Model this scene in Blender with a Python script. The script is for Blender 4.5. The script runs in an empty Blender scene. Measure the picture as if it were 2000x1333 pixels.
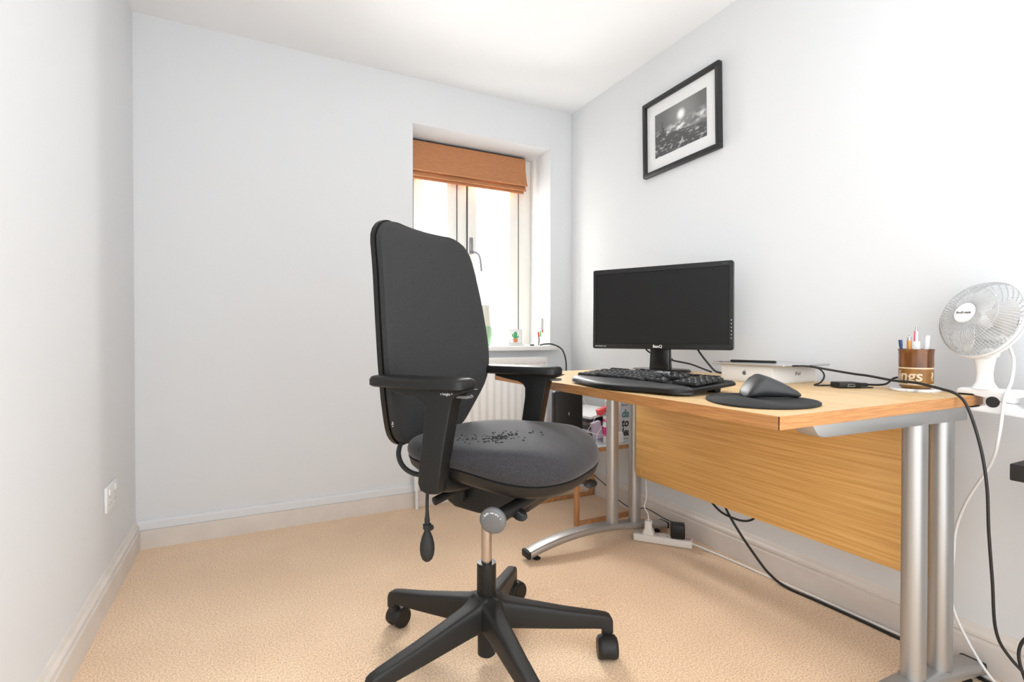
import bpy, bmesh, math, random
from mathutils import Vector, Matrix, Euler
random.seed(7)
S = bpy.context.scene
COL = S.collection
# ------------------------------------------------------------------ camera
cam_d = bpy.data.cameras.new('camera'); cam = bpy.data.objects.new('camera', cam_d); COL.objects.link(cam)
cam_d.sensor_width = 36.0; cam_d.lens = 18.0; cam_d.clip_start = 0.02
cam.location = (0, 0, 0.9)
cam.rotation_euler = (math.radians(90 - 0.56), 0, math.radians(-27.05))
S.camera = cam
# ------------------------------------------------------------------ sky and exposure
W = bpy.data.worlds.new('overcast_sky'); S.world = W; W.use_nodes = True
bg = W.node_tree.nodes['Background']; bg.inputs[0].default_value = (0.94, 0.975, 1.0, 1); bg.inputs[1].default_value = 1.6
S.view_settings.view_transform = 'Standard'; S.view_settings.look = 'None'
S.view_settings.gamma = 1.0; S.view_settings.use_curve_mapping = False
S.view_settings.exposure = 0.96
# daylight falling through the window
def area(name, loc, rot, sx, sy, power, col=(1, 1, 1)):
    l = bpy.data.lights.new(name, 'AREA'); l.shape = 'RECTANGLE'; l.size = sx; l.size_y = sy; l.energy = power; l.color = col
    o = bpy.data.objects.new(name, l); COL.objects.link(o); o.location = loc; o.rotation_euler = rot
    return o
area('window_daylight', (2.0, 3.75, 1.75), (math.radians(-80), 0, math.radians(-22)), 2.2, 2.3, 440, (1.0, 0.99, 0.97))

# ------------------------------------------------------------------ helpers
def link(name, me, mat, parent=None, label=None):
    o = bpy.data.objects.new(name, me); COL.objects.link(o)
    if mat is not None:
        me.materials.clear(); me.materials.append(mat)
    if parent is not None: o.parent = parent
    if label: o['label'] = label
    return o
def tag(o, label, cat, group=None):
    o['label'] = label; o['category'] = cat
    if group: o['group'] = group
    return o
def empty(name, loc, label, cat, rz=0.0, group=None):
    o = bpy.data.objects.new(name, None); COL.objects.link(o); o.empty_display_size = 0.05
    o.location = loc; o.rotation_euler = (0, 0, rz)
    return tag(o, label, cat, group)
def struct(o):
    o['kind'] = 'structure'; return o
def catmull(pts, n=8):
    P = [Vector(p) for p in pts]
    if len(P) < 3: return P
    out = []
    Q = [P[0] * 2 - P[1]] + P + [P[-1] * 2 - P[-2]]
    for i in range(1, len(Q) - 2):
        a, b, c, d = Q[i - 1], Q[i], Q[i + 1], Q[i + 2]
        for k in range(n):
            t = k / n
            out.append(0.5 * ((2 * b) + (c - a) * t + (2 * a - 5 * b + 4 * c - d) * t * t + (3 * b - a - 3 * c + d) * t ** 3))
    out.append(P[-1]); return out
class MB:
    def __init__(s): s.bm = bmesh.new()
    def box(s, lo, hi, bevel=0.0, seg=2, m=None):
        lo = Vector(lo); hi = Vector(hi); c = (lo + hi) / 2; d = hi - lo
        t = bmesh.new(); bmesh.ops.create_cube(t, size=1.0)
        bmesh.ops.scale(t, vec=d, verts=t.verts)
        if bevel > 0:
            bmesh.ops.bevel(t, geom=list(t.edges), offset=min(bevel, min(abs(v) for v in d) * 0.49), segments=seg, affect='EDGES', profile=0.5, clamp_overlap=True)
        bmesh.ops.translate(t, vec=c, verts=t.verts)
        return s.merge(t, m)
    def merge(s, t, m=None):
        if m is not None: bmesh.ops.transform(t, matrix=m, verts=t.verts)
        me = bpy.data.meshes.new('tmp'); t.to_mesh(me); t.free(); s.bm.from_mesh(me); bpy.data.meshes.remove(me); return s
    def rings(s, R, cap0=True, cap1=True, closed=True):
        bm = s.bm; prev = None; first = None; n = len(R[0])
        for r in R:
            vs = [bm.verts.new(p) for p in r]
            if prev:
                for i in range(n if closed else n - 1):
                    j = (i + 1) % n
                    bm.faces.new((prev[i], prev[j], vs[j], vs[i]))
            else: first = vs
            prev = vs
        if cap0: bm.faces.new(list(reversed(first)))
        if cap1: bm.faces.new(prev)
        return s
    def tube(s, path, r, n=10, smooth=0, cap=True, flat=None):
        P = catmull(path, smooth) if smooth else [Vector(p) for p in path]
        R = []; t0 = (P[1] - P[0]).normalized()
        up = Vector((0, 0, 1)) if abs(t0.z) < 0.9 else Vector((1, 0, 0))
        nrm = (up - t0 * up.dot(t0)).normalized()
        for i, p in enumerate(P):
            t = (P[min(i + 1, len(P) - 1)] - P[max(i - 1, 0)]).normalized()
            nrm = (nrm - t * nrm.dot(t)).normalized(); b = t.cross(nrm)
            rr = r[i] if isinstance(r, (list, tuple)) else r
            k = flat or 1.0
            R.append([p + nrm * (rr * math.cos(2 * math.pi * q / n)) + b * (rr * k * math.sin(2 * math.pi * q / n)) for q in range(n)])
        return s.rings(R, cap, cap)
    def cyl(s, a, b, r, r2=None, n=24, bevel=0.0):
        a = Vector(a); b = Vector(b)
        if r2 is None: r2 = r
        d = (b - a).normalized()
        if bevel > 0:
            return s.tube([a, a + d * 1e-5, a + d * bevel, b - d * bevel, b - d * 1e-5, b], [r - bevel, r - bevel * 0.7, r, r2, r2 - bevel * 0.7, r2 - bevel], n)
        return s.tube([a, b], [r, r2], n)
    def lathe(s, prof, n=32, c=(0, 0, 0), m=None):
        t = MB(); c = Vector(c)
        R = [[c + Vector((max(r, 1e-5) * math.cos(2 * math.pi * q / n), max(r, 1e-5) * math.sin(2 * math.pi * q / n), z)) for q in range(n)] for r, z in prof]
        t.rings(R, True, True)
        if m is not None: bmesh.ops.transform(t.bm, matrix=m, verts=t.bm.verts)
        return s.merge(t.bm)
    def prism(s, poly, lo, hi, axis='z', bevel=0.0, seg=2, m=None):
        def mk(p, q):
            return {'z': Vector((p[0], p[1], q)), 'y': Vector((p[0], q, p[1])), 'x': Vector((q, p[0], p[1]))}[axis]
        t = MB(); t.rings([[mk(p, lo) for p in poly], [mk(p, hi) for p in poly]])
        bmesh.ops.recalc_face_normals(t.bm, faces=t.bm.faces)
        if bevel > 0:
            es = [e for e in t.bm.edges if len(e.link_faces) == 2 and any(len(f.verts) != 4 or len(poly) == 4 for f in e.link_faces)]
            bmesh.ops.bevel(t.bm, geom=es, offset=bevel, segments=seg, affect='EDGES', profile=0.5, clamp_overlap=True)
        return s.merge(t.bm, m)
    def sphere(s, c, r, sc=(1, 1, 1), n=20):
        t = bmesh.new(); bmesh.ops.create_uvsphere(t, u_segments=n, v_segments=n // 2, radius=r)
        bmesh.ops.scale(t, vec=sc, verts=t.verts); bmesh.ops.translate(t, vec=c, verts=t.verts); return s.merge(t)
    def build(s, name, mat, parent=None, label=None, smooth=35, loc=None):
        bm = s.bm; bmesh.ops.recalc_face_normals(bm, faces=bm.faces)
        me = bpy.data.meshes.new(name); bm.to_mesh(me); bm.free()
        if smooth:
            for p in me.polygons: p.use_smooth = True
            me.set_sharp_from_angle(angle=math.radians(smooth))
        o = link(name, me, mat, parent, label)
        if loc is not None: o.location = loc
        return o
def text_obj(name, body, size, mat, m, parent, ext=0.0003, off=0.0, shear=0.0, wrap=None, align='CENTER', sx=1.0):
    c = bpy.data.curves.new('txt', 'FONT'); c.body = body; c.size = size; c.extrude = ext; c.offset = off; c.shear = shear
    c.align_x = align; c.align_y = 'CENTER'; c.resolution_u = 4
    t = bpy.data.objects.new('txt', c); COL.objects.link(t)
    dg = bpy.context.evaluated_depsgraph_get(); dg.update()
    me = bpy.data.meshes.new_from_object(t.evaluated_get(dg)); me.name = name
    bpy.data.objects.remove(t); bpy.data.curves.remove(c)
    for v in me.vertices: v.co.x *= sx
    if wrap:
        bm = bmesh.new(); bm.from_mesh(me)
        for v in bm.verts: v.co = wrap(v.co.copy())
        bm.to_mesh(me); bm.free()
    else: me.transform(m)
    return link(name, me, mat, parent)
def frame_m(o, x, y):
    """matrix with origin o, local x axis x, local y axis y"""
    x = Vector(x).normalized(); z = x.cross(Vector(y)).normalized(); y = z.cross(x)
    m = Matrix.Identity(4)
    for i, v in enumerate((x, y, z)):
        for j in range(3): m[j][i] = v[j]
    m.translation = Vector(o); return m
def superell(cx, cy, a, b, n, k=40, z=0.0):
    out = []
    for i in range(k):
        t = 2 * math.pi * i / k; c, s_ = math.cos(t), math.sin(t)
        out.append(Vector((cx + a * math.copysign(abs(c) ** (2 / n), c), cy + b * math.copysign(abs(s_) ** (2 / n), s_), z)))
    return out
def lerp_tab(tab, x):
    if x <= tab[0][0]: return tab[0][1]
    for (a, va), (b, vb) in zip(tab, tab[1:]):
        if x <= b:
            t = (x - a) / (b - a); t = t * t * (3 - 2 * t); return va + (vb - va) * t
    return tab[-1][1]

# ------------------------------------------------------------------ materials
def mat(name, col, rough=0.5, metal=0.0, **kw):
    m = bpy.data.materials.new(name); m.use_nodes = True
    b = m.node_tree.nodes['Principled BSDF']
    b.inputs['Base Color'].default_value = (*col, 1); b.inputs['Roughness'].default_value = rough; b.inputs['Metallic'].default_value = metal
    for k, v in kw.items(): b.inputs[k].default_value = v
    return m
def nodes(m): return m.node_tree.nodes, m.node_tree.links, m.node_tree.nodes['Principled BSDF']
def noise_bump(m, scale, strength, dist=0.002, detail=3.0, vec='Object', stretch=None):
    N, L, b = nodes(m)
    tc = N.new('ShaderNodeTexCoord'); nz = N.new('ShaderNodeTexNoise'); nz.inputs['Scale'].default_value = scale; nz.inputs['Detail'].default_value = detail
    src = tc.outputs[vec]
    if stretch:
        mp = N.new('ShaderNodeMapping'); mp.inputs['Scale'].default_value = stretch; L.new(src, mp.inputs[0]); src = mp.outputs[0]
    L.new(src, nz.inputs['Vector'])
    bp = N.new('ShaderNodeBump'); bp.inputs['Strength'].default_value = strength; bp.inputs['Distance'].default_value = dist
    L.new(nz.outputs[0], bp.inputs['Height']); L.new(bp.outputs[0], b.inputs['Normal'])
    return nz
def color_noise(m, scale, c1, c2, lo=0.35, hi=0.65, stretch=None, detail=4.0, vec='Object', dist=0.0):
    N, L, b = nodes(m)
    tc = N.new('ShaderNodeTexCoord'); nz = N.new('ShaderNodeTexNoise'); nz.inputs['Scale'].default_value = scale; nz.inputs['Detail'].default_value = detail
    nz.inputs['Distortion'].default_value = dist
    src = tc.outputs[vec]
    if stretch:
        mp = N.new('ShaderNodeMapping'); mp.inputs['Scale'].default_value = stretch; L.new(src, mp.inputs[0]); src = mp.outputs[0]
    L.new(src, nz.inputs['Vector'])
    rp = N.new('ShaderNodeValToRGB'); rp.color_ramp.elements[0].position = lo; rp.color_ramp.elements[1].position = hi
    rp.color_ramp.elements[0].color = (*c1, 1); rp.color_ramp.elements[1].color = (*c2, 1)
    L.new(nz.outputs[0], rp.inputs[0]); L.new(rp.outputs[0], b.inputs['Base Color'])
    return rp
M = {}
M['wall'] = mat('wall_paint', (0.715, 0.725, 0.738), 0.9); noise_bump(M['wall'], 60, 0.10, 0.002)
M['ceiling'] = mat('ceiling_paint', (0.87, 0.875, 0.885), 0.9)
M['skirting'] = mat('skirting_gloss_paint', (0.70, 0.64, 0.59), 0.45); color_noise(M['skirting'], 9, (0.67, 0.61, 0.56), (0.73, 0.67, 0.62))
M['gloss'] = mat('white_gloss_paint', (0.82, 0.80, 0.77), 0.35)
M['upvc'] = mat('cream_window_frame', (0.80, 0.78, 0.73), 0.4)
M['seal'] = mat('black_rubber_seal', (0.05, 0.05, 0.05), 0.7)
M['radiator'] = mat('radiator_enamel', (0.80, 0.77, 0.73), 0.35)
# carpet
cp = M['carpet'] = mat('beige_loop_carpet', (0.66, 0.5, 0.36), 0.95)
def carpet():
    N, L, b = nodes(cp)
    tc = N.new('ShaderNodeTexCoord')
    n1 = N.new('ShaderNodeTexNoise'); n1.inputs['Scale'].default_value = 210; n1.inputs['Detail'].default_value = 3
    n2 = N.new('ShaderNodeTexNoise'); n2.inputs['Scale'].default_value = 2.6; n2.inputs['Detail'].default_value = 3
    for n in (n1, n2): L.new(tc.outputs['Object'], n.inputs['Vector'])
    r1 = N.new('ShaderNodeValToRGB'); r1.color_ramp.elements[0].position = 0.33; r1.color_ramp.elements[1].position = 0.62
    r1.color_ramp.elements[0].color = (0.64, 0.425, 0.26, 1); r1.color_ramp.elements[1].color = (0.98, 0.745, 0.515, 1)
    r2 = N.new('ShaderNodeValToRGB'); r2.color_ramp.elements[0].position = 0.35; r2.color_ramp.elements[1].position = 0.68
    r2.color_ramp.elements[0].color = (0.92, 0.9, 0.88, 1); r2.color_ramp.elements[1].color = (1.0, 1.0, 1.0, 1)
    mx = N.new('ShaderNodeMix'); mx.data_type = 'RGBA'; mx.blend_type = 'MULTIPLY'; mx.inputs[0].default_value = 1.0
    L.new(n1.outputs[0], r1.inputs[0]); L.new(n2.outputs[0], r2.inputs[0]); L.new(r1.outputs[0], mx.inputs[6]); L.new(r2.outputs[0], mx.inputs[7])
    L.new(mx.outputs[2], b.inputs['Base Color'])
    bp = N.new('ShaderNodeBump'); bp.inputs['Strength'].default_value = 0.6; bp.inputs['Distance'].default_value = 0.004
    L.new(n1.outputs[0], bp.inputs['Height']); L.new(bp.outputs[0], b.inputs['Normal'])
    b.inputs['Sheen Weight'].default_value = 0.2; b.inputs['Sheen Roughness'].default_value = 0.5; b.inputs['Sheen Tint'].default_value = (1, 0.97, 0.94, 1)
carpet()
def wood(name, a, c, stretch, scale=9, rough=0.42):
    m = mat(name, c, rough); color_noise(m, scale, a, c, 0.36, 0.66, stretch, 6.0, 'Object', 0.3)
    N, L, b = nodes(m)
    return m
M['desk'] = wood('beech_laminate', (0.64, 0.42, 0.20), (0.74, 0.51, 0.26), (7, 0.45, 7), 6)
M['edge'] = wood('beech_edge_banding', (0.40, 0.17, 0.055), (0.54, 0.26, 0.09), (1.2, 1.2, 26), 12, 0.45)
M['panel'] = wood('beech_panel_laminate', (0.58, 0.31, 0.085), (0.72, 0.43, 0.15), (1, 0.35, 16), 9)
M['oak'] = wood('orange_wood', (0.42, 0.19, 0.07), (0.55, 0.28, 0.12), (6, 6, 0.6), 10, 0.45)
M['steel'] = mat('silver_powder_coat', (0.42, 0.41, 0.40), 0.38, 0.75)
M['chrome'] = mat('polished_chrome', (0.72, 0.72, 0.72), 0.14, 1.0)
M['piston'] = mat('brushed_steel', (0.50, 0.44, 0.40), 0.25, 1.0)
M['blackplastic'] = mat('black_plastic', (0.0095, 0.009, 0.0085), 0.42, 0.0, **{'Specular IOR Level': 0.35}); noise_bump(M['blackplastic'], 900, 0.12, 0.0005)
M['charplastic'] = mat('charcoal_base_plastic', (0.017, 0.0165, 0.016), 0.5, 0.0, **{'Specular IOR Level': 0.35}); noise_bump(M['charplastic'], 1200, 0.15, 0.0005)
M['greyplastic'] = mat('grey_plastic', (0.13, 0.13, 0.13), 0.45)
M['glossblack'] = mat('gloss_black_plastic', (0.008, 0.008, 0.008), 0.18)
M['screen'] = mat('matt_screen', (0.011, 0.011, 0.0115), 0.5, 0.0, **{'Specular IOR Level': 0.3})
M['bezel'] = mat('monitor_bezel', (0.010, 0.010, 0.010), 0.3)
M['rubber'] = mat('black_rubber', (0.015, 0.015, 0.015), 0.65)
M['cable'] = mat('black_cable', (0.010, 0.010, 0.010), 0.5)
M['whitecable'] = mat('white_cable', (0.78, 0.77, 0.76), 0.45)
M['white'] = mat('white_plastic', (0.80, 0.80, 0.80), 0.4)
M['wire'] = mat('pale_grey_wire', (0.48, 0.48, 0.49), 0.4)
M['offwhite'] = mat('ivory_plastic', (0.74, 0.70, 0.66), 0.42)
M['paper'] = mat('white_paper', (0.82, 0.82, 0.82), 0.8)
M['print'] = mat('print_white', (0.75, 0.75, 0.75), 0.6)
M['printblack'] = mat('print_black', (0.012, 0.012, 0.014), 0.6)
M['printgrey'] = mat('print_grey', (0.12, 0.12, 0.13), 0.6)
M['red'] = mat('red_plastic', (0.65, 0.03, 0.03), 0.4); M['green'] = mat('green_plastic', (0.1, 0.6, 0.06), 0.4)
# fabrics
def fabric(name, c1, c2, scale, bump, flecks=False, sheen=0.3):
    m = mat(name, c1, 0.9); N, L, b = nodes(m)
    color_noise(m, scale, c1, c2, 0.35, 0.65, None, 2.0)
    noise_bump(m, scale, bump, 0.0015, 2.0)
    b.inputs['Sheen Weight'].default_value = sheen; b.inputs['Sheen Roughness'].default_value = 0.4
    return m
M['backfabric'] = fabric('charcoal_back_fabric', (0.021, 0.0205, 0.021), (0.033, 0.0325, 0.033), 500, 0.35, False, 0.06)
M['seatfabric'] = fabric('worn_charcoal_seat_fabric', (0.014, 0.0125, 0.0145), (0.036, 0.033, 0.037), 420, 0.5, True, 0.2)
M['blind'] = mat('terracotta_blind_linen', (0.48, 0.21, 0.09), 0.85); color_noise(M['blind'], 30, (0.42, 0.175, 0.072), (0.52, 0.235, 0.105), 0.3, 0.7, (1, 1, 9), 4)
M['blindback'] = mat('cream_blind_lining', (0.6, 0.5, 0.4), 0.9)
M['matcloth'] = mat('black_mouse_mat_cloth', (0.018, 0.018, 0.018), 0.85); noise_bump(M['matcloth'], 800, 0.3, 0.001)
M['graphite'] = mat('graphite_soft_plastic', (0.030, 0.030, 0.031), 0.45)
M['ceramic'] = mat('brown_glazed_stoneware', (0.20, 0.065, 0.015), 0.12); color_noise(M['ceramic'], 22, (0.085, 0.03, 0.012), (0.27, 0.10, 0.022), 0.35, 0.65, (2, 2, 0.25))
M['ceramic2'] = mat('ochre_stoneware', (0.27, 0.125, 0.03), 0.35); color_noise(M['ceramic2'], 30, (0.20, 0.085, 0.02), (0.33, 0.16, 0.04))
M['slip'] = mat('cream_slip', (0.66, 0.53, 0.36), 0.4)
M['marble'] = mat('white_marble', (0.75, 0.74, 0.73), 0.3); color_noise(M['marble'], 28, (0.35, 0.35, 0.36), (0.78, 0.77, 0.76), 0.28, 0.42, None, 5, 'Object', 1.2)
M['alu'] = mat('silver_aluminium', (0.62, 0.62, 0.63), 0.3, 0.9)
M['frame'] = mat('black_picture_frame', (0.016, 0.016, 0.017), 0.35)

# ------------------------------------------------------------------ room
XL, XR, YB, ZC = -0.435, 1.755, 2.64, 2.258
YN = -0.5
# floor: carpet sheet with the ruck marks left by the casters
def ruck(x, y):
    z = 0.0
    for (cx, cy, ang, ln, wd, a) in ((0.93, 1.49, 0.35, .06, .014, .009), (0.99, 1.41, 0.25, .07, .015, .010), (1.03, 1.33, 0.2, .06, .013, .009), (0.90, 1.56, 0.3, .05, .013, .008), (0.27, 1.42, 0.6, .12, .014, .006)):
        u = (x - cx) * math.cos(ang) + (y - cy) * math.sin(ang); v = -(x - cx) * math.sin(ang) + (y - cy) * math.cos(ang)
        z += a * math.exp(-(u / ln) ** 2 - (v / wd) ** 2)
    return z
def make_floor():
    bm = bmesh.new()
    xs = [XL + (XR - XL) * i / 10 for i in range(6)]
    def axis(lo, hi, f0, f1, step):
        out = [lo]; v = f0
        while v <= f1: out.append(v); v += step
        return out + [hi]
    X = axis(XL - 0.1, XR + 0.1, 0.05, 1.3, 0.010); Y = axis(YN, YB + 0.1, 1.1, 1.75, 0.010)
    g = [[bm.verts.new((x, y, ruck(x, y))) for y in Y] for x in X]
    for i in range(len(X) - 1):
        for j in range(len(Y) - 1): bm.faces.new((g[i][j], g[i + 1][j], g[i + 1][j + 1], g[i][j + 1]))
    b = MB(); b.bm.free(); b.bm = bm
    b.box((XL - 0.1, YN, -0.1), (XR + 0.1, YB + 0.1, -0.03))
    return struct(b.build('floor', M['carpet']))
make_floor()
struct(MB().box((XL - 0.1, 0.45, ZC), (XR + 0.1, YB + 0.4, ZC + 0.08)).build('ceiling', M['ceiling'], smooth=0))
struct(MB().box((XL - 0.1, YN, -0.02), (XL, YB + 0.3, ZC)).build('wall_left', M['wall'], smooth=0))
struct(MB().box((XR, YN, -0.02), (XR + 0.1, YB + 0.4, ZC)).build('wall_right', M['wall'], smooth=0))
# back wall with the window recess cut through it
WX0, WX1, WZ0, WZ1, WD = 0.763, 1.607, 0.842, 2.02, 0.33
b = MB()
b.box((XL, YB, -0.02), (WX0, YB + WD, ZC)); b.box((WX1, YB, -0.02), (XR, YB + WD, ZC))
b.box((WX0, YB, -0.02), (WX1, YB + WD, WZ0 - 0.025)); b.box((WX0, YB, WZ1), (WX1, YB + WD, ZC))
struct(b.build('wall_back', M['wall'], smooth=0))
# skirting boards: moulded profiles swept along each wall
def skirting(name, prof, p0, p1, inward):
    p0 = Vector(p0); p1 = Vector(p1); n = Vector(inward)
    b = MB(); b.rings([[p + n * d + Vector((0, 0, z)) for d, z in prof] for p in (p0, p1)])
    return struct(b.build(name, M['skirting'], smooth=20))
pr_r = [(0, 0), (0.018, 0), (0.018, 0.078), (0.012, 0.082), (0.012, 0.086), (0.016, 0.090), (0.015, 0.098), (0.008, 0.106), (0.006, 0.112), (0.003, 0.118), (0, 0.119)]
pr_b = [(0, 0), (0.022, 0), (0.022, 0.079), (0.0, 0.080)]
pr_t = [(0, 0.0802), (0.017, 0.0802), (0.015, 0.108), (0.010, 0.117), (0, 0.119)]
skirting('baseboard_right', pr_r, (XR, YN, 0), (XR, YB, 0), (-1, 0, 0))
skirting('baseboard_left', pr_r, (XL, YN, 0), (XL, YB, 0), (1, 0, 0))
bb = skirting('baseboard_back', pr_b, (XL, YB, 0), (XR, YB, 0), (0, -1, 0))
mo = MB(); mo.rings([[Vector((x, YB - d, z)) for d, z in pr_t] for x in (XL, XR)]); mo.build('moulding', M['wall'], bb, 'white top moulding', 20)
# ------------------------------------------------------------------ window
FY0, FY1 = 2.885, 2.945
win = empty('window_1', (1.18, FY0, WZ0), 'cream casement window with two panes in deep white recess', 'window'); win['kind'] = 'structure'
wo = Vector((1.18, FY0, WZ0))
def wbox(name, x0, x1, z0, z1, y0, y1, m, bevel=0.004, parent=win):
    b = MB().box(Vector((x0, y0, z0)) - wo, Vector((x1, y1, z1)) - wo, bevel)
    return b.build(name, m, parent)
wbox('frame_jamb', 1.52, WX1, WZ0, WZ1, FY0, FY1, M['upvc']); wbox('frame_jamb', WX0, 0.83, WZ0, WZ1, FY0, FY1, M['upvc'])
wbox('frame_head', 0.83, 1.52, 1.95, WZ1, FY0, FY1, M['upvc']); wbox('frame_sill_rail', 0.83, 1.52, WZ0, 0.885, FY0, FY1, M['upvc'])
wbox('mullion', 1.105, 1.165, 0.885, 1.95, FY0, FY1, M['upvc'])
for x0, x1 in ((0.836, 1.098), (1.172, 1.513)):
    for nm, a in (('sash_stile', (x0, x0 + 0.055, 0.89, 1.945)), ('sash_stile', (x1 - 0.062, x1, 0.89, 1.945)), ('sash_rail', (x0 + 0.055, x1 - 0.062, 0.89, 0.945)), ('sash_rail', (x0 + 0.055, x1 - 0.062, 1.89, 1.945))):
        wbox(nm, *a, FY0 - 0.008, FY1 - 0.012, M['upvc'])
    for xx in (x0 - 0.006, x1):
        wbox('rubber_seal', xx, xx + 0.007, 0.89, 1.945, FY0 - 0.002, FY1 - 0.02, M['seal'], 0)
glass = mat('window_glass', (1, 1, 1), 0.0); 
def glassmat():
    N, L, b = nodes(glass); out = N['Material Output']
    tr = N.new('ShaderNodeBsdfTransparent'); gl = N.new('ShaderNodeBsdfGlossy'); gl.inputs['Roughness'].default_value = 0.02
    mx = N.new('ShaderNodeMixShader'); mx.inputs[0].default_value = 0.035; L.new(tr.outputs[0], mx.inputs[1]); L.new(gl.outputs[0], mx.inputs[2]); L.new(mx.outputs[0], out.inputs[0])
glassmat()
film = mat('frosted_film', (0.9, 0.92, 0.9), 0.6)
def filmmat():
    N, L, b = nodes(film); out = N['Material Output']
    tr = N.new('ShaderNodeBsdfTransparent'); tl = N.new('ShaderNodeBsdfTranslucent'); tl.inputs[0].default_value = (0.9, 0.92, 0.9, 1)
    mx = N.new('ShaderNodeMixShader'); mx.inputs[0].default_value = 0.35; L.new(tr.outputs[0], mx.inputs[1]); L.new(tl.outputs[0], mx.inputs[2]); L.new(mx.outputs[0], out.inputs[0])
filmmat()
for x0, x1 in ((0.891, 1.036), (1.227, 1.451)):
    wbox('pane', x0, x1, 0.945, 1.89, FY0 + 0.022, FY0 + 0.026, glass, 0)
wbox('privacy_film', 1.227, 1.451, 0.945, 1.105, FY0 + 0.018, FY0 + 0.0205, film, 0)
# casement handle
M['handle'] = mat('satin_steel_handle', (0.25, 0.25, 0.26), 0.35, 0.6)
h = MB().box(Vector((1.178, FY0 - 0.020, 1.395)) - wo, Vector((1.200, FY0 - 0.008, 1.495)) - wo, 0.004).build('window_handle', M['handle'], win, 'silver casement handle')
g = MB(); g.cyl(Vector((1.189, FY0 - 0.035, 1.405)) - wo, Vector((1.189, FY0 - 0.018, 1.405)) - wo, 0.011, n=16)
g.tube([Vector(p) - wo for p in ((1.190, FY0 - 0.036, 1.405), (1.215, FY0 - 0.040, 1.400), (1.235, FY0 - 0.042, 1.37), (1.245, FY0 - 0.042, 1.29))], 0.0065, 10, 5)
g.build('handle_lever', M['handle'], h)
# sill board
struct(MB().box((0.735, 2.585, 0.816), (1.635, FY0, WZ0), 0.006).build('trim_1', M['gloss']))
# roman blind
bl = empty('roman_blind', (1.16, 2.83, 1.80), 'terracotta linen roman blind pulled up at top of window', 'blind')
bo = Vector((1.16, 2.83, 1.80))
b = MB(); b.box(Vector((0.775, 2.83, 1.985)) - bo, Vector((1.535, 2.865, 2.012)) - bo, 0.002); b.build('head_rail', M['printblack'], bl)
def blind_fold(name, prof, x0, x1, m):
    b = MB(); b.rings([[Vector((x, y, z)) - bo for y, z in prof] for x in (x0, x1)])
    b.build(name, m, bl, smooth=50)
blind_fold('blind_fabric', [(2.826, 2.005), (2.822, 1.93), (2.808, 1.86), (2.796, 1.835), (2.800, 1.828), (2.812, 1.832), (2.826, 1.86), (2.834, 1.93), (2.838, 2.005)], 0.777, 1.537, M['blind'])
blind_fold('lower_fold', [(2.826, 1.845), (2.812, 1.815), (2.806, 1.804), (2.810, 1.799), (2.822, 1.803), (2.836, 1.845)], 0.779, 1.533, M['blind'])
blind_fold('hem_fold', [(2.832, 1.815), (2.824, 1.793), (2.826, 1.787), (2.834, 1.789), (2.842, 1.815)], 0.781, 1.525, M['blind'])
# ------------------------------------------------------------------ radiator under the window
rad = empty('radiator', (1.17, 2.575, 0.12), 'white ribbed panel radiator under the window sill', 'radiator'); ro = Vector((1.17, 2.575, 0.12))
def corrugate(y0, amp):
    b = MB(); bm = b.bm; pts = []
    x = 0.812; i = 0
    while x < 1.522:
        ph = i % 4; pts.append((x, y0 - (amp if ph in (1, 2) else 0))); x += (0.012 if ph in (0, 2) else 0.010); i += 1
    pts.append((1.524, y0))
    R = []
    for z, k in ((0.15, 0), (0.165, 1), (0.735, 1), (0.75, 0)):
        R.append([Vector((p, y0 + (q - y0) * k, z)) - ro for p, q in pts] + [Vector((1.524, y0 + 0.012, z)) - ro, Vector((0.812, y0 + 0.012, z)) - ro])
    b.rings(R); return b
corrugate(2.552, 0.008).build('front_panel', M['radiator'], rad, smooth=30)
MB().box(Vector((0.806, 2.545, 0.742)) - ro, Vector((1.530, 2.612, 0.780)) - ro, 0.005).build('top_grille', M['radiator'], rad)
for x in (0.803, 1.520): MB().box(Vector((x, 2.545, 0.14)) - ro, Vector((x + 0.012, 2.612, 0.778)) - ro, 0.003).build('side_panel', M['radiator'], rad)
MB().box(Vector((0.812, 2.60, 0.15)) - ro, Vector((1.524, 2.611, 0.75)) - ro, 0.003).build('rear_panel', M['radiator'], rad)
p = MB(); p.cyl(Vector((0.765, 2.585, 0.0)) - ro, Vector((0.765, 2.585, 0.10)) - ro, 0.0085, n=12); p.cyl(Vector((0.765, 2.585, 0.10)) - ro, Vector((0.765, 2.585, 0.19)) - ro, 0.014, n=14)
p.tube([Vector(q) - ro for q in ((0.765, 2.585, 0.17), (0.79, 2.585, 0.17), (0.815, 2.585, 0.17))], 0.009, 12); p.build('valve_pipe', M['white'], rad)

# ------------------------------------------------------------------ double wall socket
so = Vector((XL, 2.192, 0.351)); sk = empty('wall_socket', so, 'white double plug socket low on the left wall', 'socket')
MB().box((0, -0.073, -0.043), (0.009, 0.073, 0.043), 0.003).build('face_plate', M['white'], sk)
for s_ in (-1, 1):
    c = s_ * 0.036
    MB().box((0.008, c + s_ * 0.004 - 0.009, 0.012), (0.013, c + s_ * 0.004 + 0.009, 0.032), 0.002).build('switch', M['white'], sk)
    for (dy, dz, wy, wz) in ((0, 0.003, 0.003, 0.006), (-0.011, -0.018, 0.005, 0.0025), (0.011, -0.018, 0.005, 0.0025)):
        MB().box((0.0085, c + dy - wy / 2, dz - wz / 2), (0.0095, c + dy + wy / 2, dz + wz / 2)).build('pin_slot', M['printgrey'], sk, smooth=0)

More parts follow.
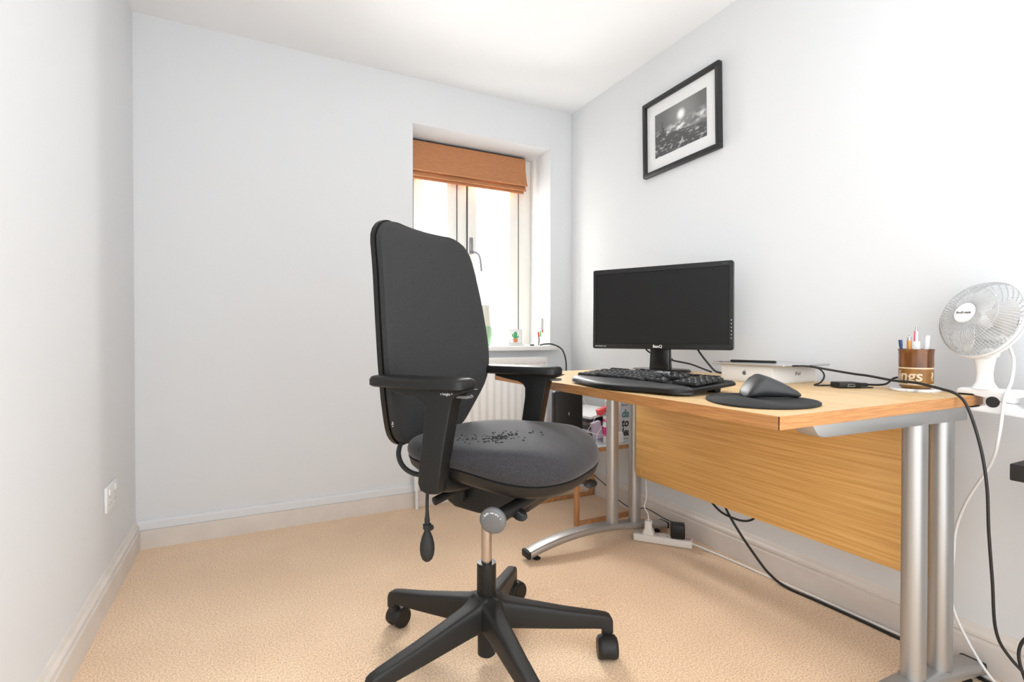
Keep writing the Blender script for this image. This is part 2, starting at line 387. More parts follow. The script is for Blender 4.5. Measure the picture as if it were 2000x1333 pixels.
# ------------------------------------------------------------------ framed photograph
pc = Vector((XR, 1.739, 1.861)); pic = empty('framed_picture', pc, 'black framed black-and-white seascape photo on right wall', 'picture')
pic.rotation_euler = (math.radians(-1.0), 0, 0)
hw, hh, fwid = 0.232, 0.182, 0.021
for nm, y0, y1, z0, z1 in (('frame_rail', -hw, hw, hh - fwid, hh), ('frame_rail', -hw, hw, -hh, -hh + fwid), ('frame_stile', -hw, -hw + fwid, -hh + fwid, hh - fwid), ('frame_stile', hw - fwid, hw, -hh + fwid, hh - fwid)):
    MB().box((-0.024, y0, z0), (-0.001, y1, z1), 0.002).build(nm, M['frame'], pic)
MB().box((-0.010, -hw + 0.01, -hh + 0.01), (-0.002, hw - 0.01, hh - 0.01)).build('mount_board', M['paper'], pic, smooth=0)
pm = mat('monochrome_landscape_print', (0.2, 0.2, 0.2), 0.35)
def landscape():
    N, L, b = nodes(pm)
    tc = N.new('ShaderNodeTexCoord'); sp = N.new('ShaderNodeSeparateXYZ'); L.new(tc.outputs['Object'], sp.inputs[0])
    def mth(op, a, c=None, d=None):
        n = N.new('ShaderNodeMath'); n.operation = op
        for i, v in enumerate((a, c, d)):
            if v is None: continue
            if isinstance(v, (int, float)): n.inputs[i].default_value = v
            else: L.new(v, n.inputs[i])
        return n.outputs[0]
    def nz(scale, det=5, st=(1, 1, 1)):
        mp = N.new('ShaderNodeMapping'); mp.inputs['Scale'].default_value = st; L.new(tc.outputs['Object'], mp.inputs[0])
        n = N.new('ShaderNodeTexNoise'); n.inputs['Scale'].default_value = scale; n.inputs['Detail'].default_value = det; L.new(mp.outputs[0], n.inputs['Vector']); return n.outputs[0]
    u = mth('MULTIPLY', sp.outputs[1], -1.0)   # left to right as seen
    v = sp.outputs[2]
    du = mth('SUBTRACT', u, 0.010); dv = mth('SUBTRACT', v, 0.048)
    r = mth('SQRT', mth('ADD', mth('MULTIPLY', du, du), mth('MULTIPLY', dv, dv)))
    disc = N.new('ShaderNodeMapRange'); L.new(r, disc.inputs[0]); disc.inputs[1].default_value = 0.008; disc.inputs[2].default_value = 0.030; disc.inputs[3].default_value = 0.8; disc.inputs[4].default_value = 0.0
    halo = N.new('ShaderNodeMapRange'); L.new(r, halo.inputs[0]); halo.inputs[1].default_value = 0.01; halo.inputs[2].default_value = 0.12; halo.inputs[3].default_value = 0.16; halo.inputs[4].default_value = 0.0
    cl = N.new('ShaderNodeMapRange'); L.new(nz(26, 6, (1, 1, 2)), cl.inputs[0]); cl.inputs[1].default_value = 0.42; cl.inputs[2].default_value = 0.62; cl.inputs[3].default_value = 0.0; cl.inputs[4].default_value = 0.75
    band = N.new('ShaderNodeMapRange'); L.new(mth('ABSOLUTE', mth('ADD', mth('SUBTRACT', v, mth('MULTIPLY', u, 0.06)), 0.004)), band.inputs[0]); band.inputs[1].default_value = 0.0; band.inputs[2].default_value = 0.036; band.inputs[3].default_value = 1.0; band.inputs[4].default_value = 0.0
    clouds = mth('MULTIPLY', cl.outputs[0], band.outputs[0])
    sky = mth('ADD', mth('ADD', mth('ADD', 0.115, disc.outputs[0]), halo.outputs[0]), clouds)
    hor = mth('ADD', mth('SUBTRACT', mth('MULTIPLY', u, -0.16), 0.018), mth('MULTIPLY', mth('SUBTRACT', nz(45, 3), 0.5), 0.022))
    spire = mth('SUBTRACT', 0.062, mth('MULTIPLY', mth('ABSOLUTE', mth('ADD', u, 0.105)), 5.0))
    spire = mth('ADD', spire, 0.004)
    top = mth('MAXIMUM', hor, spire)
    land = mth('LESS_THAN', v, top)
    rk = N.new('ShaderNodeMapRange'); L.new(nz(48, 5, (1, 1, 2.2)), rk.inputs[0]); rk.inputs[1].default_value = 0.54; rk.inputs[2].default_value = 0.68; rk.inputs[3].default_value = 0.055; rk.inputs[4].default_value = 0.5
    mx = N.new('ShaderNodeMix'); mx.data_type = 'FLOAT'; L.new(land, mx.inputs[0]); L.new(sky, mx.inputs[2]); L.new(rk.outputs[0], mx.inputs[3])
    cb = N.new('ShaderNodeCombineColor'); 
    for i in range(3): L.new(mx.outputs[0], cb.inputs[i])
    L.new(cb.outputs[0], b.inputs['Base Color'])
landscape()
MB().box((-0.0115, -0.156, -0.104), (-0.0095, 0.156, 0.104)).build('photo_print', pm, pic, 'grey sun over rocky shore', smooth=0)
gl2 = MB().box((-0.0145, -hw + 0.015, -hh + 0.015), (-0.013, hw - 0.015, hh - 0.015)).build('picture_glass', glass, pic, smooth=0)

# ------------------------------------------------------------------ desk
DZ, DX0, DX1, DY0, DY1 = 0.75, 0.872, 1.672, 0.618, 1.858
desk = empty('desk', (1.272, 1.238, 0), 'beech office desk with silver arched feet along right wall', 'desk'); do = Vector((1.272, 1.238, 0))
MB().box(Vector((DX0 + 0.002, DY0 + 0.002, DZ - 0.025)) - do, Vector((DX1 - 0.002, DY1 - 0.002, DZ)) - do, 0.0).build('desktop', M['desk'], desk, smooth=0)
for lo, hi in (((DX0, DY0, DZ - 0.0252), (DX0 + 0.002, DY1, DZ + 0.0001)), ((DX1 - 0.002, DY0, DZ - 0.0252), (DX1, DY1, DZ + 0.0001)), ((DX0, DY0, DZ - 0.0252), (DX1, DY0 + 0.002, DZ + 0.0001)), ((DX0, DY1 - 0.002, DZ - 0.0252), (DX1, DY1, DZ + 0.0001))):
    MB().box(Vector(lo) - do, Vector(hi) - do).build('edge_strip', M['edge'], desk, 'darker beech edge strip', smooth=0)
MB().box(Vector((1.492, 0.675, 0.291)) - do, Vector((1.510, 1.735, DZ - 0.026)) - do, 0.001).build('modesty_panel', M['panel'], desk, 'wide grained back panel')
for (yy, zz) in ((1.70, 0.315),):
    MB().cyl(Vector((1.488, yy, zz)) - do, Vector((1.4925, yy, zz)) - do, 0.009, n=20, bevel=0.001).build('screw_cap', M['panel'], desk)
def dtube(p0, p1):
    """upright with a D-shaped section"""
    p0 = Vector(p0) - do; p1 = Vector(p1) - do
    sec = [(0.0225 * math.cos(a), 0.0225 * math.sin(a)) for a in [math.radians(q) for q in range(90, 271, 15)]] + [(0.018, -0.0225), (0.0215, -0.021), (0.023, -0.018), (0.023, 0.018), (0.0215, 0.021), (0.018, 0.0225)]
    b = MB(); b.rings([[p + Vector((x, y, 0)) for x, y in sec] for p in (p0, p1)]); return b
def foot_z(x):
    t = (x - 0.985) / (1.70 - 0.985); return 0.028 + 0.046 * math.sin(math.pi * min(1, max(0, t)) ** 0.85)
for fy in (1.79, 0.648):
    for lx in (1.402, 1.527):
        dtube((lx, fy, foot_z(lx) + 0.012), (lx, fy, DZ - 0.055)).build('leg', M['steel'], desk)
        MB().cyl(Vector((lx, fy, foot_z(lx) + 0.010)) - do, Vector((lx, fy, foot_z(lx) + 0.0175)) - do, 0.0265, n=28).build('weld_collar', M['steel'], desk)
    path = [Vector((0.985 + 0.715 * i / 16, fy, foot_z(0.985 + 0.715 * i / 16))) - do for i in range(17)]
    b = MB(); R = []
    for p in path:
        sec = superell(0, 0, 0.030, 0.0155, 4, 20)
        R.append([p + Vector((0, q.x, q.y)) for q in sec])
    b.rings(R); ft = b.build('arched_foot', M['steel'], desk)
    for px, s_ in ((0.985, -1), (1.70, 1)):
        MB().box(Vector((px - 0.008 + s_ * 0.006, fy - 0.029, foot_z(px) - 0.015)) - do, Vector((px + 0.008 + s_ * 0.006, fy + 0.029, foot_z(px) + 0.015)) - do, 0.006).build('end_cap', M['rubber'], ft)
        MB().lathe([(0.016, 0.0), (0.017, 0.004), (0.010, 0.008), (0.006, 0.009), (0.006, 0.018)], 20, Vector((px - s_ * 0.04, fy, 0.0)) - do).build('glide', M['rubber'], ft)
    # cantilever rail under the top, rounded at its front end
    prof = [(0.985, DZ - 0.026), (0.990, DZ - 0.034), (1.002, DZ - 0.048), (1.02, DZ - 0.054), (1.61, DZ - 0.062), (1.61, DZ - 0.026)]
    MB().prism([(x - do.x, z) for x, z in prof], fy - 0.022 - do.y, fy + 0.022 - do.y, 'y', 0.002).build('top_rail', M['steel'], desk)

# ------------------------------------------------------------------ office chair (local: x forward, y left)
CH = (0.575, 1.28, 0.0); CA = math.radians(-55.3)
chair = empty('office_chair', CH, 'black fabric swivel office chair with adjustable armrests beside desk', 'chair', CA)
def hub():
    b = MB(); b.lathe([(0.020, 0.024), (0.0245, 0.028), (0.0245, 0.105), (0.034, 0.105), (0.037, 0.13), (0.036, 0.165), (0.033, 0.184), (0.029, 0.192), (0.020, 0.192)], 36); return b
hub().build('base_hub', M['charplastic'], chair)
def base_leg(ang):
    c, s_ = math.cos(ang), math.sin(ang); b = MB(); R = []
    #        r     ztop   zbot  halfw
    for r, zt, zb, w in ((0.006, 0.197, 0.106, 0.033), (0.028, 0.195, 0.105, 0.034), (0.036, 0.188, 0.104, 0.033), (0.048, 0.181, 0.103, 0.030), (0.068, 0.174, 0.100, 0.026), (0.13, 0.160, 0.094, 0.0225), (0.22, 0.140, 0.087, 0.020), (0.30, 0.125, 0.082, 0.018), (0.322, 0.121, 0.080, 0.0175), (0.327, 0.120, 0.064, 0.017), (0.340, 0.117, 0.062, 0.0165), (0.349, 0.112, 0.062, 0.0155), (0.354, 0.103, 0.064, 0.013)):
        zc = (zt + zb) / 2; sec = superell(0, 0, w, (zt - zb) / 2, 5.0, 28)
        R.append([Vector((r * c - q.x * s_, r * s_ + q.x * c, zc + q.y)) for q in sec])
    b.rings(R); b.cyl((0.338 * c, 0.338 * s_, 0.05), (0.338 * c, 0.338 * s_, 0.09), 0.0135, n=16)
    return b
caster_dir = {0: -0.3, 1: -0.14, 2: 0.6, 3: 1.0, 4: 0.49 + math.pi}
for k in range(5):
    ang = math.radians(51 + 72 * k) - CA
    base_leg(ang).build('base_leg', M['charplastic'], chair, smooth=40)
    c = Vector((0.338 * math.cos(ang), 0.338 * math.sin(ang), 0))
    da = caster_dir[k]; ax = Vector((math.cos(da), math.sin(da), 0)); tr = Vector((-ax.y, ax.x, 0)); cc = c + tr * 0.016 + Vector((0, 0, 0.030))
    # rounded hood over the twin wheels
    b = MB(); R = []; zv = Vector((0, 0, 1))
    for s_, rr in ((-0.0255, 0.022), (-0.0250, 0.0285), (-0.0225, 0.0318), (-0.017, 0.0332), (0.0, 0.0336), (0.017, 0.0332), (0.0225, 0.0318), (0.0250, 0.0285), (0.0255, 0.022)):
        R.append([cc + ax * s_ + (tr * math.cos(t) + zv * math.sin(t)) * rr for t in [math.radians(q) for q in range(-28, 200, 12)]])
    b.rings(R); b.cyl(c + Vector((0, 0, 0.045)), c + Vector((0, 0, 0.068)), 0.012, n=14)
    cs = b.build('caster', M['charplastic'], chair, smooth=40)
    for s_ in (-1, 1):
        MB().cyl(cc + ax * (s_ * 0.004), cc + ax * (s_ * 0.0275), 0.0298, n=32, bevel=0.005).build('wheel', M['blackplastic'], cs)
MB().lathe([(0.0255, 0.19), (0.0265, 0.194), (0.0265, 0.272), (0.0255, 0.279), (0.015, 0.280), (0.015, 0.2)], 32).build('gas_lift_sleeve', M['blackplastic'], chair)
MB().cyl((0, 0, 0.2), (0, 0, 0.46), 0.0145, n=28).build('gas_lift_piston', M['piston'], chair, 'bare steel piston')
# tilt mechanism
b = MB(); prof = [(-0.10, 0.552), (-0.105, 0.51), (-0.09, 0.468), (-0.05, 0.446), (0.02, 0.440), (0.12, 0.444), (0.165, 0.466), (0.185, 0.51), (0.185, 0.552)]
b.prism(prof, -0.082, 0.082, 'y', 0.008, 3); b.build('tilt_mechanism', M['blackplastic'], chair)
for x, z in ((0.168, 0.512), (0.03, 0.515)):
    MB().cyl((x, -0.0815, z), (x, -0.088, z), 0.006, n=14).build('bolt', M['chrome'], chair)
b = MB(); b.prism([(-0.165, 0.545), (-0.16, 0.50), (-0.13, 0.478), (-0.10, 0.485), (-0.09, 0.545)], -0.05, 0.05, 'y', 0.006, 2); b.build('back_bracket', M['blackplastic'], chair)
# seat shell and cushion
def seat_z(x, y):
    sy = y / 0.235
    z = 0.640 - 0.012 * math.exp(-((x + 0.02) / 0.13) ** 2 - (y / 0.15) ** 2) + 0.004 * max(0, abs(sy) - 0.4)
    if x > 0.16: z -= 0.9 * (x - 0.16) ** 2 * 2.0
    return z
def seat_drop(x):  # the pan edge dips toward the front
    t = max(0.0, min(1.0, (x - 0.02) / 0.25)); return 0.034 * t * t * (3 - 2 * t)
b = MB(); R = []
K = 56
for k_, zlo in ((0.955, 0.0), (0.985, 0.006), (1.0, 0.018), (1.0, 0.028), (0.985, 0.040), (0.955, 0.050), (0.90, 0.0565)):
    ring = superell(0.060, 0, 0.236 * k_, 0.238 * k_, 2.7, K)
    R.append([Vector((p.x, p.y, 0.594 - seat_drop(p.x) + (zlo / 0.0565) * (seat_z(p.x, p.y) - 0.002 - 0.594 + seat_drop(p.x)))) for p in ring])
for k_ in (0.8, 0.66, 0.5, 0.34, 0.18, 0.04):
    R.append([Vector((p.x, p.y, seat_z(p.x, p.y))) for p in superell(0.060, 0, 0.236 * k_, 0.238 * k_, 2.7 - 0.7 * (1 - k_), K)])
b.rings(R); b.build('seat_cushion', M['seatfabric'], chair, 'worn dark grey seat with black flecks', smooth=60)
b = MB(); R = []
for k_, dz in ((0.45, -0.044), (0.75, -0.042), (0.90, -0.033), (0.965, -0.018), (0.988, 0.001), (0.96, 0.004)):
    ring = superell(0.060, 0, 0.236 * k_, 0.238 * k_, 2.7, K)
    R.append([Vector((p.x, p.y, 0.594 - seat_drop(p.x) * (0.3 + 0.7 * k_) + dz)) for p in ring])
b.rings(R); b.build('seat_shell', M['blackplastic'], chair, smooth=50)
b = MB(); rf = random.Random(4)
for i in range(130):
    u = rf.gauss(0, 0.055); v = rf.gauss(0, 0.042); fx = 0.040 + u * 0.42 + v * 0.9; fy = -0.045 + u * 0.9 - v * 0.42
    if fx < -0.10 or abs(fy) > 0.16: continue
    a0 = rf.uniform(0, math.pi); L_ = rf.uniform(0.0014, 0.0040); w_ = rf.uniform(0.0007, 0.0016); zt = seat_z(fx, fy) + 0.0014
    ring = [(L_, 0.1 * w_), (0.3 * L_, w_), (-0.6 * L_, 0.7 * w_), (-L_, -0.3 * w_), (0.1 * L_, -w_)]
    lo = [Vector((fx + p * math.cos(a0) - q * math.sin(a0), fy + p * math.sin(a0) + q * math.cos(a0), zt - 0.002)) for p, q in ring]
    b.rings([lo, [p + Vector((0, 0, 0.0026)) for p in lo]])
o = b.build('worn_flecks', mat('worn_fleck', (0.003, 0.003, 0.003), 0.8), chair, 'scattered black worn flecks', smooth=0); o['kind'] = 'stuff'
# backrest
xo_t = [(0.60, -0.196), (0.66, -0.180), (0.76, -0.150), (0.84, -0.147), (0.97, -0.163), (1.07, -0.180), (1.16, -0.200), (1.21, -0.213)]
hw_t = [(0.60, 0.150), (0.65, 0.172), (0.70, 0.200), (0.76, 0.228), (0.84, 0.240), (0.97, 0.233), (1.07, 0.222), (1.16, 0.211), (1.21, 0.205)]
ZB, ZT = 0.604, 1.208
def back_hw(z):
    w = lerp_lin(hw_t, z)
    r = 0.07
    if z > ZT - r: w = w - r + math.sqrt(max(0, r * r - (z - ZT + r) ** 2))
    r = 0.055
    if z < ZB + r: w = w - r + math.sqrt(max(0, r * r - (ZB + r - z) ** 2))
    return w
def lerp_lin(tab, x):
    # monotone smooth interpolation through catmull-rom
    n = len(tab)
    if x <= tab[0][0]: return tab[0][1]
    if x >= tab[-1][0]: return tab[-1][1]
    for i in range(n - 1):
        if x <= tab[i + 1][0]:
            x0, y0 = tab[i]; x1, y1 = tab[i + 1]; t = (x - x0) / (x1 - x0)
            m0 = (tab[i + 1][1] - tab[max(i - 1, 0)][1]) / (tab[i + 1][0] - tab[max(i - 1, 0)][0]) * (x1 - x0)
            m1 = (tab[min(i + 2, n - 1)][1] - y0) / (tab[min(i + 2, n - 1)][0] - x0) * (x1 - x0)
            return (2 * t ** 3 - 3 * t * t + 1) * y0 + (t ** 3 - 2 * t * t + t) * m0 + (-2 * t ** 3 + 3 * t * t) * y1 + (t ** 3 - t * t) * m1
def back_body(off_f, thick, grow, edge):
    """closed slab whose front follows the curved back; off_f shifts it along x"""
    zs = []
    for t in (0, .02, .06, .13, .25, .45, .7): zs.append(ZB + 0.055 * t)
    zs += [ZB + 0.055 + (ZT - 0.07 - ZB - 0.055) * i / 22 for i in range(23)]
    for t in (.3, .55, .75, .87, .94, .98, 1.0): zs.append(ZT - 0.07 + 0.07 * t)
    b = MB(); R = []; n = 22
    for z in zs:
        w = back_hw(z) + grow; xo = lerp_lin(xo_t, z); zz = ZB + (z - ZB) + grow * (2 * (z - ZB) / (ZT - ZB) - 1)
        vz = min((z - ZB), (ZT - z)); ez = edge * max(0, 1 - vz / 0.03) ** 2
        F = []; B = []
        for i in range(n + 1):
            t = -1 + 2 * i / n; t = math.sin(t * math.pi / 2)
            y = w * t; xf = xo + 0.022 * t * t + off_f - edge * abs(t) ** 14 - ez
            F.append(Vector((xf, y, zz))); B.append(Vector((xo + 0.022 * t * t + off_f - thick, y, zz)))
        R.append(F + list(reversed(B)))
    b.rings(R); return b
back_body(0.0, 0.026, 0.0, 0.010).build('back_cushion', M['backfabric'], chair, smooth=60)
back_body(-0.0265, 0.016, 0.004, 0.002).build('back_shell', M['blackplastic'], chair, smooth=50)
# spine joining back to seat
b = MB(); b.tube([(-0.245, 0, 0.95), (-0.225, 0, 0.80), (-0.225, 0, 0.66), (-0.205, 0, 0.56), (-0.15, 0, 0.515), (-0.08, 0, 0.51)], 0.022, 14, 5, True, 1.8); b.build('back_upright', M['blackplastic'], chair)
b = MB(); b.tube([(-0.195, -0.115, 0.625), (-0.186, -0.145, 0.590), (-0.168, -0.152, 0.560), (-0.135, -0.150, 0.542), (-0.09, -0.135, 0.536)], 0.0065, 10, 6); b.build('lumbar_hose', M['rubber'], chair)
# armrests
arm_prof = [(-0.112, 0.782), (-0.105, 0.771), (-0.060, 0.762), (-0.026, 0.757), (-0.007, 0.749), (0.000, 0.737), (0.000, 0.710), (-0.006, 0.668), (-0.016, 0.603), (-0.019, 0.562), (-0.012, 0.546), (0.008, 0.540), (0.035, 0.544), (0.042, 0.586), (0.048, 0.627), (0.058, 0.677), (0.070, 0.737), (0.076, 0.758), (0.088, 0.769), (0.108, 0.775), (0.122, 0.782)]
for s_ in (-1, 1):
    yc = 0.253 * s_
    b = MB(); b.prism(arm_prof, yc - 0.021, yc + 0.021, 'y', 0.007, 3)
    arm = b.build('armrest', M['blackplastic'], chair, smooth=50)
    b = MB(); R = []
    for zz, g_ in ((0.779, -0.006), (0.783, 0.0), (0.796, 0.0), (0.803, -0.004), (0.8055, -0.012)):
        ring = []
        for p in superell(-0.028, 0, 0.137 + g_, 0.042 + g_, 5.0, 44):
            k_ = 1.0 + 0.10 * (p.x + 0.028) / 0.137
            ring.append(Vector((p.x, yc + p.y * k_, zz)))
        R.append(ring)
    b.rings(R); b.build('arm_pad', M['blackplastic'], arm, 'black padded arm top', smooth=50)
    # foot of the post sweeping inward under the seat
    b = MB(); R = []
    for y, zc, hx, hz in ((0.245, 0.561, 0.028, 0.021), (0.215, 0.552, 0.030, 0.020), (0.17, 0.540, 0.034, 0.015), (0.12, 0.532, 0.036, 0.011), (0.06, 0.528, 0.036, 0.010)):
        R.append([Vector((0.012 + q.x, y * s_, zc + q.y)) for q in superell(0, 0, hx, hz, 3.2, 24)])
    b.rings(R); b.build('arm_bracket', M['blackplastic'], arm, smooth=50)
    MB().box((0.080, yc - 0.014, 0.762), (0.112, yc + 0.014, 0.769), 0.003).build('height_button', M['greyplastic'], arm)
    if s_ < 0:
        text_obj('lettering', '\u25bc height \u25b2'.replace('\u25bc', 'v').replace('\u25b2', '^'), 0.0085, M['print'], frame_m((0.062, yc - 0.0213, 0.771), (1, 0, 0), (0, 0, 1)), arm)
    # width adjusting tube
b = MB(); b.cyl((-0.03, -0.195, 0.497), (0.0, -0.09, 0.517), 0.0105, n=18); tb = b.build('width_lever', M['blackplastic'], chair)
MB().cyl((-0.0305, -0.197, 0.4966), (-0.0303, -0.196, 0.4968), 0.005, n=14).build('tube_bore', M['printblack'], tb)
b = MB(); b.prism([(-0.06, 0.55), (-0.065, 0.49), (-0.05, 0.466), (-0.025, 0.462), (-0.008, 0.475), (0.0, 0.55)], -0.105, -0.09, 'y', 0.004, 2); b.build('arm_mount', M['blackplastic'], chair)
MB().cyl((-0.035, -0.1045, 0.497), (-0.035, -0.109, 0.497), 0.005, n=14).build('bolt', M['chrome'], chair)
text_obj('lettering', 'v back height ^', 0.0085, M['print'], frame_m((lerp_lin(xo_t, 0.68) + 0.006, -0.1905, 0.69), (0.1, -0.2, 1), (-1, -0.25, 0)), chair)
# body weight knob, facing the sitter's right
kn = Vector((0.152, -0.225, 0.490)); root = Vector((0.205, -0.04, 0.528))
ka = (kn - root).normalized()
b = MB(); b.cyl(root, kn - ka * 0.006, 0.0135, 0.0165, n=20); b.build('knob_rod', M['blackplastic'], chair)
nx = ka.cross(Vector((0, 0, 1))).normalized() * -1; ny = nx.cross(ka) * -1
def km(o, z_):  # disc frame, z outward
    x = Vector((0, 0, 1)).cross(z_).normalized(); return frame_m(o, x, z_.cross(x))
kz = Vector((0.25, -0.96, -0.12)).normalized()
m_k = km(kn, kz)
knob = MB().lathe([(0.024, -0.010), (0.0295, -0.007), (0.0305, 0.0), (0.028, 0.005), (0.018, 0.0078), (0.0, 0.0085)], 36, (0, 0, 0), m_k).build('tension_knob', M['greyplastic'], chair, 'grey round knob', smooth=50)
for i, chh in enumerate('- body weight +'):
    t = math.radians(160 - 9.6 * i); rr = 0.0215
    mm = m_k @ Matrix.Translation((rr * math.cos(t), rr * math.sin(t), 0.0072)) @ Matrix.Rotation(t - math.pi / 2, 4, 'Z')
    if chh != ' ': text_obj('lettering', chh, 0.0075, M['print'], mm, knob)
# seat height paddle
b = MB(); b.tube([(0.17, -0.06, 0.51), (0.178, -0.12, 0.500), (0.184, -0.155, 0.492)], 0.007, 10, 4)
pz_ = Vector((0.15, -0.75, 0.62)).normalized(); m_p = km(Vector((0.187, -0.165, 0.492)), pz_) @ Matrix.Rotation(math.radians(-25), 4, 'Z') @ Matrix.Diagonal((1.0, 0.68, 1, 1))
b.lathe([(0.016, -0.004), (0.0205, -0.002), (0.0205, 0.001), (0.016, 0.0035), (0.0, 0.0045)], 28, (0, 0, 0), m_p)
pad = b.build('height_paddle', M['blackplastic'], chair)
text_obj('lettering', 'seat height', 0.006, M['printgrey'], m_p @ Matrix.Translation((0, 0.002, 0.0045)) @ Matrix.Diagonal((1, 1.4, 1, 1)), pad)
b = MB(); b.tube([(0.21, 0.05, 0.52), (0.235, 0.09, 0.512), (0.248, 0.115, 0.503)], [0.006, 0.007, 0.007], 10, 0); m_q = km(Vector((0.255, 0.125, 0.498)), Vector((0.6, -0.5, 0.6))) @ Matrix.Diagonal((1, 0.6, 1, 1))
b.lathe([(0.016, -0.004), (0.0205, -0.002), (0.0205, 0.001), (0.016, 0.0035), (0.0, 0.0045)], 28, (0, 0, 0), m_q); b.build('tilt_paddle', M['blackplastic'], chair)
# lumbar pump bulb on its hose
bx, by = -0.058, -0.188
MB().tube([(-0.09, -0.14, 0.545), (-0.07, -0.17, 0.525), (bx, by, 0.49), (bx, by, 0.445)], 0.0042, 10, 6).build('pump_hose', M['rubber'], chair)
b = MB(); b.lathe([(0.004, 0.470), (0.0055, 0.452), (0.0065, 0.448), (0.0065, 0.436), (0.0105, 0.434), (0.0105, 0.424), (0.008, 0.420)], 20, (bx, by, 0)); vd = Vector((0.98, -0.2, 0)).normalized()
b.cyl(Vector((bx, by, 0.429)), Vector((bx, by, 0.429)) + vd * 0.019, 0.0055, n=14); b.cyl(Vector((bx, by, 0.429)) + vd * 0.011, Vector((bx, by, 0.429)) + vd * 0.017, 0.007, n=14); b.build('pump_valve', M['rubber'], chair)
MB().lathe([(0.005, 0.424), (0.008, 0.416), (0.0135, 0.402), (0.0175, 0.386), (0.0183, 0.372), (0.0165, 0.358), (0.0125, 0.348), (0.006, 0.342), (0.0, 0.3415)], 28, (bx, by, 0)).build('pump_bulb', M['rubber'], chair, 'black rubber squeeze bulb', smooth=60)

# ------------------------------------------------------------------ monitor (local: x right as seen, y away from viewer)
mL = Vector((1.357, 1.867, 0)); mR = Vector((1.637, 1.354, 0)); mid = (mL + mR) / 2
ang = math.atan2(mR.y - mL.y, mR.x - mL.x)
mon = empty('computer_monitor', (mid.x, mid.y, DZ), 'black widescreen computer monitor standing on desk', 'monitor', ang)
z0 = 0.095; MW, MH = 0.292, 0.345
def ringframe(name, ow, oz0, oz1, iw, iz0, iz1, y0, y1, m, parent):
    b = MB(); R = []
    def rr(w, za, zb, y, r=0.008):
        pts = []
        for cx, cz, a0 in ((w - r, zb - r, 0), (-w + r, zb - r, 90), (-w + r, za + r, 180), (w - r, za + r, 270)):
            for q in (0, 30, 60, 90):
                t = math.radians(a0 + q); pts.append(Vector((cx + r * math.cos(t), y, cz + r * math.sin(t))))
        return pts
    R = [rr(ow, oz0, oz1, y1), rr(ow, oz0, oz1, y0 + 0.002), rr(ow - 0.002, oz0 + 0.002, oz1 - 0.002, y0), rr(iw, iz0, iz1, y0, 0.001), rr(iw - 0.001, iz0 + 0.001, iz1 - 0.001, y0 + 0.004, 0.001)]
    b.rings(R, False, False); return b.build(name, m, parent, smooth=30)
ringframe('bezel', MW, z0, z0 + MH, MW - 0.014, z0 + 0.022, z0 + MH - 0.020, 0.0, 0.022, M['bezel'], mon)
MB().box((-MW + 0.012, 0.0035, z0 + 0.020), (MW - 0.012, 0.008, z0 + MH - 0.018)).build('screen', M['screen'], mon, 'switched-off matt black screen', smooth=0)
b = MB(); b.box((-MW + 0.004, 0.012, z0 + 0.004), (MW - 0.004, 0.030, z0 + MH - 0.004), 0.006); b.box((-0.17, 0.028, z0 + 0.03), (0.17, 0.055, z0 + 0.27), 0.012); b.build('rear_housing', M['blackplastic'], mon)
b = MB(); R = []
for zz, w, y0_, y1_ in ((0.012, 0.046, 0.022, 0.060), (0.03, 0.044, 0.022, 0.060), (0.08, 0.042, 0.024, 0.058), (0.16, 0.042, 0.03, 0.058)):
    R.append([Vector((p.x, (y0_ + y1_) / 2 + p.y, zz)) for p in superell(0, 0, w, (y1_ - y0_) / 2, 5, 24)])
b.rings(R); b.build('stand_neck', M['glossblack'], mon)
b = MB(); b.lathe([(0.10, 0.0), (0.104, 0.003), (0.104, 0.009), (0.098, 0.013), (0.0, 0.015)], 40, (0, 0, 0), Matrix.Translation((0.0, 0.045, 0)) @ Matrix.Diagonal((1.18, 0.80, 1, 1))); b.build('stand_base', M['glossblack'], mon)
text_obj('lettering', 'BenQ', 0.0165, M['print'], frame_m((0.0, -0.0004, z0 + 0.0115), (1, 0, 0), (0, 0, 1)), mon, off=0.0004)
text_obj('lettering', 'HDMI  SENSEYE 3  LED', 0.0065, M['print'], frame_m((-MW + 0.038, -0.0004, z0 + 0.011), (1, 0, 0), (0, 0, 1)), mon, sx=0.8)
text_obj('lettering', 'GL2450', 0.0065, M['printgrey'], frame_m((MW - 0.03, -0.0004, z0 + MH - 0.010), (1, 0, 0), (0, 0, 1)), mon)
for i in range(6):
    MB().box((MW - 0.0075, -0.0006, z0 + 0.045 + i * 0.014), (MW - 0.0045, 0.0002, z0 + 0.048 + i * 0.014)).build('button_mark', M['print'], mon, smooth=0)

# ------------------------------------------------------------------ keyboard
kb = empty('keyboard', (0.884, 1.148, DZ), 'black curved keyboard with wide palm rest at desk front', 'keyboard', math.radians(-90 + 4))
# local: x right (toward +x = user's right), y away from the user
KL, KD = 0.236, 0.240
def kz_(v): return 0.014 + 0.020 * (v / KD)      # top height of the key deck
def front_v(u):                                   # wavy front edge
    t = u / KL; return 0.012 - 0.020 * math.cos(t * math.pi) * (1 - 0.25 * t) + 0.030 * max(0, abs(t) - 0.8) ** 2 * 10
def palm_back(u):
    t = u / KL; return 0.082 + 0.016 * math.cos(t * math.pi * 1.15) 
b = MB(); n = 48; top = []; bot = []
us = [-KL + 2 * KL * i / n for i in range(n + 1)]
def side(u):
    t = abs(u) / KL; return 0.03 * max(0, (t - 0.86) / 0.14) ** 2.5
outline = [(u, front_v(u) + side(u)) for u in us] + [(KL + 0.002, 0.12), (KL + 0.004, KD - 0.012), (KL - 0.010, KD)] + [(-KL + 0.010, KD), (-KL - 0.004, KD - 0.012), (-KL - 0.002, 0.12)]
